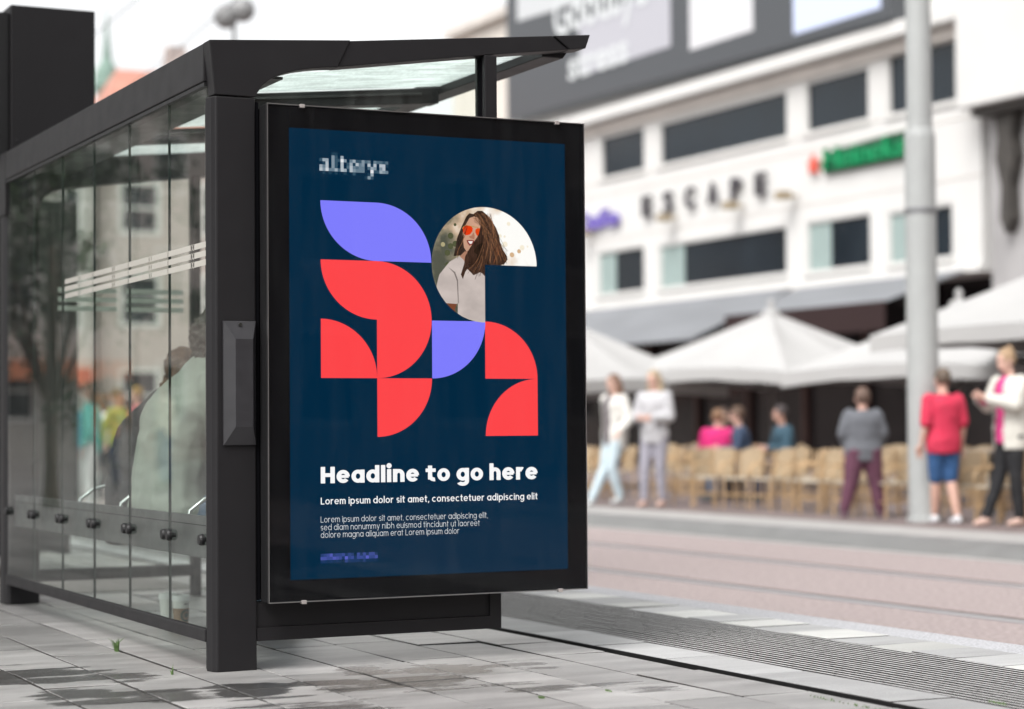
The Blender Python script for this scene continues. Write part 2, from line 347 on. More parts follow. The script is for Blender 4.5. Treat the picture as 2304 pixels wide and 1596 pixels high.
def frost():
    m=bpy.data.materials.new('frosted_roof_glass'); m.use_nodes=True; n=m.node_tree; n.nodes.clear(); N=n.nodes.new; L=n.links
    o=N('ShaderNodeOutputMaterial'); tr=N('ShaderNodeBsdfTransparent'); tl=N('ShaderNodeBsdfTranslucent'); tl.inputs[0].default_value=(.96,.93,.92,1); df=N('ShaderNodeBsdfDiffuse'); df.inputs[0].default_value=(.6,.64,.63,1)
    tc=N('ShaderNodeTexCoord'); t=N('ShaderNodeTexNoise'); t.inputs['Scale'].default_value=55; t.inputs['Detail'].default_value=8; t.inputs['Roughness'].default_value=.75; L.new(tc.outputs['Object'],t.inputs['Vector'])
    t2=N('ShaderNodeTexNoise'); t2.inputs['Scale'].default_value=9; t2.inputs['Detail'].default_value=8; mp=N('ShaderNodeMapping'); mp.inputs['Scale'].default_value=(.6,3,1); L.new(tc.outputs['Object'],mp.inputs[0]); L.new(mp.outputs[0],t2.inputs['Vector'])
    mu=N('ShaderNodeMath'); mu.operation='MULTIPLY'; L.new(t.outputs[0],mu.inputs[0]); L.new(t2.outputs[0],mu.inputs[1])
    mr=N('ShaderNodeMapRange'); mr.inputs[1].default_value=.16; mr.inputs[2].default_value=.32; mr.inputs[3].default_value=1; mr.inputs[4].default_value=.6; L.new(mu.outputs[0],mr.inputs[0])
    vm=N('ShaderNodeVectorMath'); vm.operation='SCALE'; vm.inputs[0].default_value=(.93,.99,.98); L.new(mr.outputs[0],vm.inputs['Scale']); L.new(vm.outputs[0],tl.inputs[0])
    a=N('ShaderNodeMixShader'); a.inputs[0].default_value=.25; L.new(tl.outputs[0],a.inputs[1]); L.new(df.outputs[0],a.inputs[2])
    b=N('ShaderNodeMixShader'); b.inputs[0].default_value=.22; L.new(a.outputs[0],b.inputs[1]); L.new(tr.outputs[0],b.inputs[2]); L.new(b.outputs[0],o.inputs[0]); return m
FR=frost()
for a,b in ((.10,1.17),(1.27,2.37),(2.47,yF-.0)):
    mb=MB(); mb.prism([(.10,2.402),(1.50,2.535),(1.50,2.541),(.10,2.408)],XZ,a+.004,b-.004); obj('roof_glass',mb,FR,SH)
# bottom rail + panes + clamps
mb=MB(); mb.box(.002,.029,.077,yF-.002,.112,.162); obj('bottom_rail',mb,DM,SH,bev=.004)
stripeM=mat('etched_stripe',(.42,.40,.36),.7)
for k in range(6):
    y0=k*W_+.004 if k else .079; y1=(k+1)*W_-.004 if k<5 else yF-.004
    mb=MB(); mb.box(.014,.024,y0,y1,.164,2.275); gp=obj('side_glass_pane',mb,GL,SH)
    mb=MB(); mb.box(.0135,.0245,y1+.0005,y1+.0025,.164,2.275); obj('pane_edge',mb,mat('glass_edge',(.012,.02,.018),.3),gp) if k<5 else None
    if k<4:
        sm=MB(); ymark=[.26,.85,1.43,2.03]; yl=min(y1,2.31)
        for zc in (1.655,1.62,1.585):
            seg=[];last=y0+.003
            for ym in ymark:
                if y0<ym<yl:
                    seg.append((last,ym-.024)); last=ym+.024
                    for sg in (1,-1):
                        w=.0035; sm.prism([(ym-sg*.011-w,zc-.013),(ym-sg*.011+w,zc-.013),(ym+sg*.011+w,zc+.013),(ym+sg*.011-w,zc+.013)],YZ,.0125,.0135)
            seg.append((last,yl-.003))
            for a,b in seg:
                if b>a: sm.prism([(a,zc-.0115),(b,zc-.0115),(b,zc+.0115),(a,zc+.0115)],YZ,.0122,.0134)
        obj('safety_stripe',sm,stripeM,gp)
    for yy in ((k+1)*W_-.035,(k+1)*W_+.035) if k<5 else ((k+1)*W_-.035,):
        c=MB(); c.lathe([(.0,-.02),(.019,-.02),(.023,-.012),(.023,.0),(.010,.004),(.010,.02)],(.012,yy,.505),16,0,'x'); obj('glass_clamp',c,DM2,SH,smooth=False)
c=MB(); c.lathe([(.0,-.02),(.019,-.02),(.023,-.012),(.023,.0),(.010,.004),(.010,.02)],(.012,.125,.505),16,0,'x'); obj('glass_clamp',c,DM2,SH)
# end screens (glass in the portals), far foot rail and thin posts
for yy,zb,zt in ((.06,.26,0),(yF+.06,.18,0)):
    mb=MB(); pts=[(.19,zb),(1.175,zb),(1.175,2.46),(.53,2.366),(.36,2.34),(.25,2.30),(.195,2.24)] if yy<1 else [(.19,zb),(1.055,zb),(1.055,2.36),(.36,2.27),(.22,2.2),(.19,2.1)]
    mb.prism(pts,XZ,yy,yy+.01); eg=obj('end_glass_pane',mb,GL,SH)
    if yy>1:
        sm=MB()
        for zc in (1.705,1.655,1.605):
            xs=.30
            while xs<1.02:
                sm.prism([(xs,zc-.014),(min(xs+.33,1.03),zc-.014),(min(xs+.33,1.03),zc+.014),(xs,zc+.014)],XZ,yy-.0022,yy-.001); xs+=.38
        xc=.80
        for zc in (1.705,1.655,1.605): pass
        obj('safety_stripe',sm,mat('etched_stripe_far',(.45,.50,.44),.7),eg)
mb=MB(); mb.box(.188,1.06,yF+.03,yF+.11,.115,.178); obj('end_rail',mb,DM,SH,bev=.004)
mb=MB(); mb.box(1.06,1.105,yF+.03,yF+.11,0,2.37); obj('thin_post',mb,DM,SH,bev=.003)
mb=MB(); mb.box(1.18,1.237,.004,.10,.262,2.468); obj('thin_post',mb,DM,SH,bev=.004)
mb=MB(); mb.box(1.176,1.1795,.03,.07,.262,2.46); obj('post_gasket',mb,BLK,SH)
mb=MB(); mb.box(.1875,.2012,.006,.08,.27,2.21); mb.box(.1875,.24,.03,.08,.27,2.19); obj('spacer_strip',mb,BLK,SH)
# base panel under the advert
mb=MB(); wall_open(mb,XZ,.188,1.237,.113,.262,0,.09,[(.16,1.187,.165,.30)]); mb.box(.188,1.187,.012,.085,.166,.2615); obj('base_panel',mb,DM,SH)
# bench
BN=mat('bench_grey',(.035,.038,.038),.45,noise=.1,nscale=12)
mb=MB(); mb.box(.05,.062,.152,yF-.004,.425,.592); bb=obj('bench_back',mb,BN,SH,bev=.003)
mb=MB(); mb.box(.0485,.0505,.17,yF-.004,.553,.556); obj('seam',mb,BLK,bb)
mb=MB(); mb.box(.10,.42,.3,yF-.2,.44,.47); obj('bench_seat',mb,BN,SH,bev=.012)
for yy in ():
    mb=MB(); mb.prism([(.062,.44),(.40,.44),(.40,.425),(.16,.36),(.062,.30)],XZ,yy-.01,yy+.01); obj('seat_bracket',mb,DM2,SH)
for yy in (.58,1.62,2.35):
    mb=MB(); mb.tube([(.085,yy,.50),(.10,yy,.60),(.16,yy,.645),(.30,yy,.68),(.40,yy,.685),(.455,yy,.66),(.47,yy,.59),(.47,yy,.47)],.009,8); obj('armrest',mb,STEEL,SH,smooth=True)
mb=MB(); mb.prism([(.19,.30),(.19,.43),(.155,.43),(.152,.40),(.165,.375),(.168,.35),(.184,.32)],XZ,.20,.23); obj('seat_bracket',mb,DM2,SH)
# timetable / ashtray wedge on the pillar
def q(p0,p1,p2,p3,p4,p5,p6,p7,mb): mb.add([p0,p1,p2,p3,p4,p5,p6,p7],[(0,1,2,3),(4,7,6,5),(0,4,5,1),(1,5,6,2),(2,6,7,3),(3,7,4,0)])
mb=MB(); y0=-.001; y1=-.034
q((.05,y0,.872),(.182,y0,.872),(.182,y0,1.352),(.05,y0,1.352),(.05,-.012,.872),(.182,-.012,.872),(.182,-.012,1.352),(.05,-.012,1.352),mb)
P=[(.05,-.012,.872),(.182,-.012,.872),(.182,-.012,1.352),(.05,-.012,1.352)]; T=[(.092,y1,.943),(.163,y1,.943),(.163,y1,1.282),(.092,y1,1.282)]
mb=MB(); mb.add([(.05,y0,.872),(.182,y0,.872),(.182,y0,1.352),(.05,y0,1.352)]+P+T,[(0,1,5,4),(1,2,6,5),(2,3,7,6),(3,0,4,7),(4,5,9,8),(5,6,10,9),(6,7,11,10),(7,4,8,11),(8,9,10,11),(3,2,1,0)])
bx=obj('wedge_cover',mb,mat('wedge_plastic',(.026,.025,.028),.38,noise=.08,nscale=30,bump=.05,bscale=800),SH,bev=.0015)
mb=MB(); mb.lathe([(.0,-.03),(.007,-.03),(.007,-.010),(.004,-.010)],(0,0,0),12)
mb.v=[(a+.116,c+.006,b+1.338) for a,b,c in mb.v]; obj('screw',mb,mat('screw_steel',(.06,.06,.055),.3,.7),bx)
# ---------------- advert panel ----------------
YB=-.0882
AD=MB(); AD.box(.2017,1.5905,YB+.008,.0,.264,2.194); AD.box(.24,1.55,.001,.06,.30,2.15)
ad=obj('advert_panel',AD,DM2,SH,bev=.004)
mb=MB(); mb.box(.2055,1.5865,YB+.002,YB+.0075,.268,2.190); obj('advert_backing',mb,BLK,ad)
mb=MB(); frame(mb,XZ,.2015,1.5907,.2638,2.1942,.0035,YB-.006,YB+.0078); obj('advert_frame',mb,CHR,ad)
mb=MB(); mb.box(.2055,1.5865,YB-.004,YB-.0015,.268,2.190); obj('advert_glass',mb,glassmat('advert_glass',(1,1,1),.002,1.5,.0,.30),ad)
for (x,z) in ((.345,2.192),(1.462,2.192),(.345,.266),(1.462,.266)):
    mb=MB(); mb.box(x-.0095,x+.0095,YB-.012,YB+.01,z-.009,z+.005); obj('clip',mb,CLIP,ad,bev=.001)
def pr(name,c,es=1.0):
    m=mat('print_'+name,tuple(v*.02 for v in c),.8,emit=c,es=EXPO*es,spec=0); return m
NAVY=srgb(0,39,64)
mb=MB(); mb.box(.2930,1.5010,YB+.001,YB+.0018,.350,2.104); po=obj('poster',mb,pr('navy',NAVY),ad)
gx,gz,ux,uz=.4215,1.8262,.23635,.2317
def gp_(pts): return [(gx+a*ux,gz-b*uz) for a,b in pts]
def arcp(cx,cy,a0,a1,n=24): return [(cx+math.cos(R(a0+(a1-a0)*i/n)),cy-math.sin(R(a0+(a1-a0)*i/n))) for i in range(n+1)]
def ngon(name,pts,d,m,parent):
    me=bpy.data.meshes.new(name); bm=bmesh.new(); vs=[bm.verts.new((a,d,b)) for a,b in pts]
    f=bm.faces.new(vs); ngon_tri(bm,f); bm.to_mesh(me); bm.free(); return obj(name,me,m,parent)
RED=pr('red',srgb(255,70,74)); VIO=pr('violet',srgb(128,126,255)); WHT=pr('white',(.97,.97,.98))
y_=YB+.0002
ngon('violet_leaf',gp_([(0,0),(1,0)]+arcp(1,1,90,0)[1:]+[(1,1)]+arcp(1,0,270,180)[1:-1]),y_,VIO,ad)
ngon('red_shape',gp_([(0,1),(1,1)]+arcp(1,2,90,-90,40)[1:]+[(1,2)]+arcp(1,1,270,180)[1:-1]),y_,RED,ad)
ngon('red_shape',gp_([(0,3)]+arcp(0,3,90,0)),y_,RED,ad)
ngon('red_shape',gp_([(1,3)]+arcp(1,3,0,-90)),y_,RED,ad)
ngon('violet_leaf',gp_([(2.005,2)]+[(a+.005,b) for a,b in arcp(2,2,0,-90)]),y_,VIO,ad)
ngon('red_shape',gp_([(3,3)]+arcp(3,3,90,0)),y_,RED,ad)
ngon('red_shape',gp_([(4,4)]+arcp(4,4,90,180)),y_,RED,ad)
def prn(name,c,amp,sc,st):
    m=pr(name,c); n=m.node_tree; b=n.nodes['Principled BSDF']; tc=n.nodes.new('ShaderNodeTexCoord'); mp=n.nodes.new('ShaderNodeMapping'); mp.inputs['Scale'].default_value=st
    t=n.nodes.new('ShaderNodeTexNoise'); t.inputs['Scale'].default_value=sc; t.inputs['Detail'].default_value=7; mr=n.nodes.new('ShaderNodeMapRange'); mr.inputs[1].default_value=.3; mr.inputs[2].default_value=.7; mr.inputs[3].default_value=1-amp; mr.inputs[4].default_value=1+amp
    vm=n.nodes.new('ShaderNodeVectorMath'); vm.operation='SCALE'; vm.inputs[0].default_value=c
    L=n.links.new; L(tc.outputs['Object'],mp.inputs[0]); L(mp.outputs[0],t.inputs['Vector']); L(t.outputs[0],mr.inputs[0]); L(mr.outputs[0],vm.inputs['Scale']); L(vm.outputs[0],b.inputs['Emission Color']); return m
# round portrait
def portrait_bg():
    m=bpy.data.materials.new('print_portrait_background'); m.use_nodes=True; n=m.node_tree; N=n.nodes.new; L=n.links; b=n.nodes['Principled BSDF']; b.inputs['Base Color'].default_value=(.03,.03,.03,1)
    tc=N('ShaderNodeTexCoord'); vo=N('ShaderNodeTexVoronoi'); vo.inputs['Scale'].default_value=26; no=N('ShaderNodeTexNoise'); no.inputs['Scale'].default_value=13; no.inputs['Detail'].default_value=3
    L.new(tc.outputs['Object'],vo.inputs['Vector']); L.new(tc.outputs['Object'],no.inputs['Vector'])
    sx=N('ShaderNodeSeparateXYZ'); L.new(tc.outputs['Object'],sx.inputs[0])
    def M(op,a,b_,c=None):
        r=N('ShaderNodeMath'); r.operation=op
        for i,qv in enumerate((a,b_)):
            if isinstance(qv,(int,float)): r.inputs[i].default_value=qv
            else: L.new(qv,r.inputs[i])
        return r.outputs[0]
    X=M('DIVIDE',M('SUBTRACT',sx.outputs[0],1.1312),.2345); Z=M('DIVIDE',M('SUBTRACT',sx.outputs[2],1.593),.2345)
    # brightness grows to the printed sun on the right, greens on the left
    f=M('ADD',M('ADD',M('MULTIPLY',X,.42),M('MULTIPLY',Z,.34)),M('MULTIPLY',M('SUBTRACT',no.outputs[0],.5),1.5)); f=M('ADD',f,.42); dx=M('SUBTRACT',X,.66); dz=M('SUBTRACT',Z,.48); f=M('ADD',f,M('MULTIPLY',M('MAXIMUM',M('SUBTRACT',.42,M('ADD',M('MULTIPLY',dx,dx),M('MULTIPLY',dz,dz))),0),1.15))
    cr=N('ShaderNodeValToRGB'); e=cr.color_ramp; e.elements[0].position=.05; e.elements[0].color=(*srgb(56,60,38),1); e.elements[1].position=.95; e.elements[1].color=(.98,.97,.93,1)
    for p,c in ((.3,srgb(128,118,92)),(.5,srgb(196,168,138)),(.7,srgb(232,214,194))):
        q_=e.elements.new(p); q_.color=(*c,1)
    L.new(f,cr.inputs[0]); L.new(cr.outputs[0],b.inputs['Emission Color']); b.inputs['Emission Strength'].default_value=EXPO
    return m
circ=[(1.1312,1.593)]+[(1.1312+.2355*math.cos(R(a)),1.593+.2345*math.sin(R(a))) for a in range(0,271,5)]
ngon('portrait_background',circ,y_,portrait_bg(),ad)
rs=random.Random(9); mb=MB()
for i in range(60):
    X_=rs.uniform(-.2,.2); Z_=rs.uniform(-.12,.21); r_2=rs.uniform(.004,.013)
    if X_*X_+Z_*Z_>(.228-r_2)**2 or (X_>-.014 and Z_<.014): continue
    mi=(0 if rs.random()<.6 else 1) if X_<-.03 else (2 if Z_>.06 else 3)
    mb.add([(X_+1.1312+r_2*math.cos(2*PI*k/14),y_-.00005-.0000005*i,Z_+1.593+r_2*math.sin(2*PI*k/14)) for k in range(14)],[tuple(range(14))],mi)
me=bpy.data.meshes.new('portrait_bokeh'); me.from_pydata(mb.v,[],mb.f); me.polygons.foreach_set('material_index',mb.m)
obj('portrait_bokeh',me,[pr('bk0',srgb(84,88,60)),pr('bk1',srgb(176,166,128)),pr('bk2',srgb(250,240,218)),pr('bk3',srgb(214,180,140))],ad)
PORTRAIT={
 'hairback':[[(-0.1027,0.151),(-0.0812,0.1936),(-0.0669,0.2071),(-0.0492,0.2046),(-0.0313,0.2182),(-0.0099,0.219),(0.0,0.2119),(0.0,-0.0449),(-0.0012,-0.0458),(-0.0189,-0.0301),(-0.0545,-0.0407),(-0.0757,-0.022),(-0.1007,-0.0612),(-0.097,-0.0322),(-0.1111,-0.0422),(-0.0967,0.0),(-0.0965,0.0321),(-0.1141,0.0348),(-0.1388,0.0309),(-0.1279,0.0762),(-0.1242,0.102)],[(0.0,0.2119),(0.0114,0.2037),(0.0327,0.1818),(0.0469,0.1564),(0.061,0.1277),(0.068,0.0955),(0.0786,0.0699),(0.0964,0.0444),(0.1034,0.0251),(0.0962,0.0152),(0.0852,0.0019),(0.0709,0.0047),(0.0658,0.0),(0.0,0.0)]],
 'shirt':[[(-0.1742,-0.0118),(-0.1566,0.0079),(-0.1142,0.0316),(-0.0966,0.0193),(-0.0826,0.0004),(-0.0544,-0.0246),(-0.026,-0.0303),(0.0,-0.0367),(0.0,-0.2345),(-0.0113,-0.2345),(-0.0221,-0.2336),(-0.0458,-0.2305),(-0.0755,-0.2225),(-0.1039,-0.2108),(-0.1222,-0.2002),(-0.1208,-0.158),(-0.1261,-0.1613),(-0.1723,-0.1594),(-0.1767,-0.1549),(-0.1954,-0.1306),(-0.2108,-0.1039),(-0.2144,-0.0952),(-0.2132,-0.0832),(-0.2024,-0.0446)]],
 'arm':[[(-0.1737,-0.1579),(-0.1261,-0.1619),(-0.135,-0.1839),(-0.1313,-0.1948),(-0.1549,-0.1767)]],
 'neck':[[(-0.1106,0.0317),(-0.0893,0.0517),(-0.0609,0.0525),(-0.0613,0.001),(-0.079,0.0005),(-0.0966,0.0177)]],
 'face':[[(-0.0814,0.1646),(-0.0671,0.1877),(-0.0457,0.195),(-0.0173,0.1864),(-0.0104,0.1543),(-0.0177,0.125),(-0.0321,0.1051),(-0.0465,0.0788),(-0.0609,0.059),(-0.0822,0.0519),(-0.0927,0.0676),(-0.096,0.0965),(-0.0976,0.1286)]],
 'lensa':[[(-0.0974,0.1479),(-0.0814,0.1575),(-0.0602,0.1541),(-0.0532,0.1463),(-0.055,0.1334),(-0.0675,0.12),(-0.0835,0.1169),(-0.0958,0.1255)]],
 'lensb':[[(-0.0407,0.1419),(-0.0318,0.1477),(-0.0176,0.147),(-0.0177,0.1314),(-0.0285,0.1165),(-0.0356,0.1179),(-0.0419,0.1306)]],
 'mouth':[[(-0.0819,0.097),(-0.0606,0.0993),(-0.0464,0.0965),(-0.0536,0.0818),(-0.0679,0.0749),(-0.0767,0.0843)]],
 'teeth':[[(-0.0748,0.094),(-0.0535,0.0941),(-0.0572,0.0849),(-0.066,0.082)]],
 'hairfront':[[(-0.0313,0.215),(-0.0064,0.2159),(0.0,0.2103),(0.0,-0.0449),(-0.0012,-0.0458),(-0.0189,-0.0301),(-0.051,-0.0438),(-0.0792,-0.0188),(-0.0881,-0.0319),(-0.0989,-0.0612),(-0.1076,-0.0421),(-0.0932,0.0001),(-0.0877,0.0324),(-0.0715,0.0587),(-0.0536,0.085),(-0.0357,0.1082),(-0.0266,0.1247),(-0.0193,0.154),(-0.0155,0.1832),(-0.0492,0.1981)],[(0.0,0.2103),(0.015,0.1973),(0.0327,0.1786),(0.0505,0.1533),(0.0646,0.1213),(0.0697,0.0891),(0.0821,0.0635),(0.0999,0.038),(0.0962,0.0152),(0.0835,0.0051),(0.0722,0.0),(0.0,0.0)]],
 'strand':[[(-0.0171,0.2123),(0.0,0.1999),(0.0,0.1752)],[(0.0,0.1999),(0.0042,0.1969),(0.0219,0.1652),(0.0359,0.1268),(0.0392,0.0945),(0.0247,0.0682),(0.0322,0.1073),(0.0181,0.1392),(0.0005,0.1741),(0.0,0.1752)]],
 'strandb':[[(0.0393,0.1075),(0.0607,0.0823),(0.0712,0.0534),(0.0531,0.0302),(0.0385,0.0038),(0.046,0.0429),(0.0355,0.0685)]],
 'strandc':[[(-0.0323,0.0793),(-0.0037,0.0931),(0.0,0.0794),(0.0,0.0626),(-0.0184,0.0345),(-0.0328,0.0082),(-0.0362,0.0404),(-0.0503,0.0529)],[(0.0,0.0794),(0.0032,0.0675),(0.0,0.0626)]],
 'frame':[[(-0.101,0.1446),(-0.0956,0.1528),(-0.0814,0.1588),(-0.0602,0.1564),(-0.0247,0.1506),(-0.0247,0.148),(-0.0531,0.1512),(-0.0815,0.1569),(-0.0949,0.1506),(-0.0985,0.1415)]],
 'sleeve':[[(-0.1637,-0.0131),(-0.1322,-0.0331),(-0.1201,-0.0649),(-0.1173,-0.1579),(-0.1208,-0.158),(-0.1254,-0.0682),(-0.1375,-0.0381)]],
 'nose':[[(-0.0497,0.1303),(-0.0445,0.1176),(-0.0464,0.1014),(-0.0676,0.1071),(-0.0694,0.1135),(-0.0587,0.1171)]],
}

PCOL={'hairback':(58,44,36),'shirt':(196,184,178),'arm':(120,70,48),'neck':(176,128,104),'face':(206,160,134),'lensa':(232,60,14),'lensb':(225,70,20),'mouth':(140,60,56),'teeth':(240,232,226),'hairfront':(64,44,34),'strand':(112,84,66),'strandb':(128,76,48),'strandc':(40,28,20),'frame':(190,150,90),'sleeve':(128,118,114),'nose':(176,120,96)}
order=['hairback','neck','arm','shirt','sleeve','face','nose','frame','lensa','lensb','mouth','teeth','hairfront','strandc','strand','strandb']
for i,k in enumerate(order):
    mb=MB(); bm=bmesh.new()
    for pl in PORTRAIT[k]:
        vs=[bm.verts.new((a+1.1312,y_-.0001*(i+1),b+1.593)) for a,b in pl]
        try: f=bm.faces.new(vs); ngon_tri(bm,f)
        except Exception: pass
    me=bpy.data.meshes.new('portrait_'+k); bm.to_mesh(me); bm.free()
    nm={'hairback':'portrait_hair','hairfront':'portrait_hair','strand':'portrait_hair_lock','strandb':'portrait_hair_lock','strandc':'portrait_hair_lock','lensa':'portrait_sunglasses','lensb':'portrait_sunglasses','frame':'portrait_sunglasses_rim'}.get(k,'portrait_'+k)
    me.name=nm; obj(nm,me,prn('p_'+k,srgb(*PCOL[k]),*((.55,26,(7,1,1.2)) if ('hair' in k or 'strand' in k) else (.16,9,(1,1,1.6)))),ad)
rs=random.Random(5); mb=MB()
for i in range(150):
    sx_,sz_=rs.uniform(-.055,.03),rs.uniform(.165,.212); kind=rs.random()
    if kind<.72: ex,ez=rs.uniform(.0,.105),rs.uniform(-.01,.07); cx_,cz_=rs.uniform(.01,.06),rs.uniform(.08,.15)
    else: ex,ez=rs.uniform(-.085,-.005),rs.uniform(-.07,.0); cx_,cz_=rs.uniform(-.0,.03),rs.uniform(.05,.10)
    if kind>.93: sx_=rs.uniform(-.085,-.075); sz_=rs.uniform(.14,.18); cx_,cz_=-.10,.09; ex,ez=rs.uniform(-.135,-.11),rs.uniform(.02,.05)
    pts=[]
    for j in range(13):
        t_=j/12; px=(1-t_)**2*sx_+2*t_*(1-t_)*cx_+t_*t_*ex+.0035*math.sin(t_*9+i); pz=(1-t_)**2*sz_+2*t_*(1-t_)*cz_+t_*t_*ez
        if px*px+pz*pz>.231**2 or (px>-.002 and pz<.002): break
        if -.06<px<-.012 and .085<pz<.155: break
        pts.append((px,pz))
    if len(pts)<4: continue
    w=rs.uniform(.0003,.0011); P=[(a+1.1312,b+1.593) for a,b in pts]
    for j in range(len(P)-1):
        (a,b),(c,d)=P[j],P[j+1]; mb.add([(a-w,y_-.002-.00001*(i%9),b),(a+w,y_-.002-.00001*(i%9),b),(c+w,y_-.002-.00001*(i%9),d),(c-w,y_-.002-.00001*(i%9),d)],[(0,1,2,3)],i%4)
me=bpy.data.meshes.new('portrait_hair_strands'); me.from_pydata(mb.v,[],mb.f); me.polygons.foreach_set('material_index',mb.m)
obj('portrait_hair_strands',me,[pr('st0',srgb(44,30,22)),pr('st1',srgb(92,64,48)),pr('st2',srgb(150,104,72)),pr('st3',srgb(62,42,32))],ad)
# pixelated word marks
def mosaic(name,rows,x0,z0,dx,dz,cf):
    pal={}
    for v in range(1,10):
        cells=MB()
        for j,rw in enumerate(rows):
            for i,ch in enumerate(rw):
                if ch==str(v): cells.prism([(x0+i*dx,z0-(j+1)*dz),(x0+(i+1)*dx,z0-(j+1)*dz),(x0+(i+1)*dx,z0-j*dz),(x0+i*dx,z0-j*dz)],XZ,YB+.0004,YB+.0009)
        if cells.v: pal[v]=(cells,cf(v))
    mb=MB(); ms=[]
    for k,(c,col) in enumerate(pal.items()): pass
    for k,(v,(c,col)) in enumerate(pal.items()):
        mb.add(c.v,c.f,k); ms.append(pr(name+str(v),col))
    me=mb.mesh(name); return obj(name,me,ms,ad)
mixc=lambda a,b,t:tuple(x*(1-t)+y*t for x,y in zip(a,b))
ALT=['00001100000000000000000','00005206000000000000000','26605229504622534043323','01705207002617450717071'.replace('1','1'),'64705207034734436506570'[:23],'','','']
def row(d): 
    s=['0']*23
    for k,v in d.items(): s[k]=str(v)
    return ''.join(s)
ALT=[row({4:1,5:1}),row({4:5,5:2,7:6}),row({0:2,1:6,2:6,4:5,5:2,6:2,7:9,8:5,10:4,11:6,12:2,13:2,14:5,15:3,16:4,18:4,19:3,20:3,21:2,22:3}),
 row({1:1,2:7,4:5,5:2,7:7,9:2,10:6,11:1,12:7,13:4,14:5,16:7,17:1,18:7,20:7,21:7,22:1}),row({0:6,1:4,2:7,4:5,5:2,7:7,9:3,10:7,11:4,12:3,13:4,14:4,16:3,17:6,18:5,20:5,21:7}),
 row({0:7,1:5,2:8,3:4,4:4,5:6,6:3,7:7,8:6,9:1,10:7,11:5,12:4,13:4,14:4,17:9,18:2,19:2,20:6,21:5,22:4}),row({1:1,3:1,5:1,8:1,11:2,16:1,17:6}),row({15:1,16:5,17:2})]
mosaic('pixelated_logo',ALT,.4185,2.0169,.01267,.01248,lambda v:srgb(*mixc((3,40,64),(235,236,240),v/9.2)))
LK=['3457344524305252552','6655765282452554844'[:19],'2212121042222131111']
LK[1]='6655765'+'28'+'4525548446'[:10]
mosaic('pixelated_link',LK,.4163,.4471,.01265,.0124,lambda v:srgb(*mixc((3,40,64),(96,100,202),v/8.5)))
WH=WHT
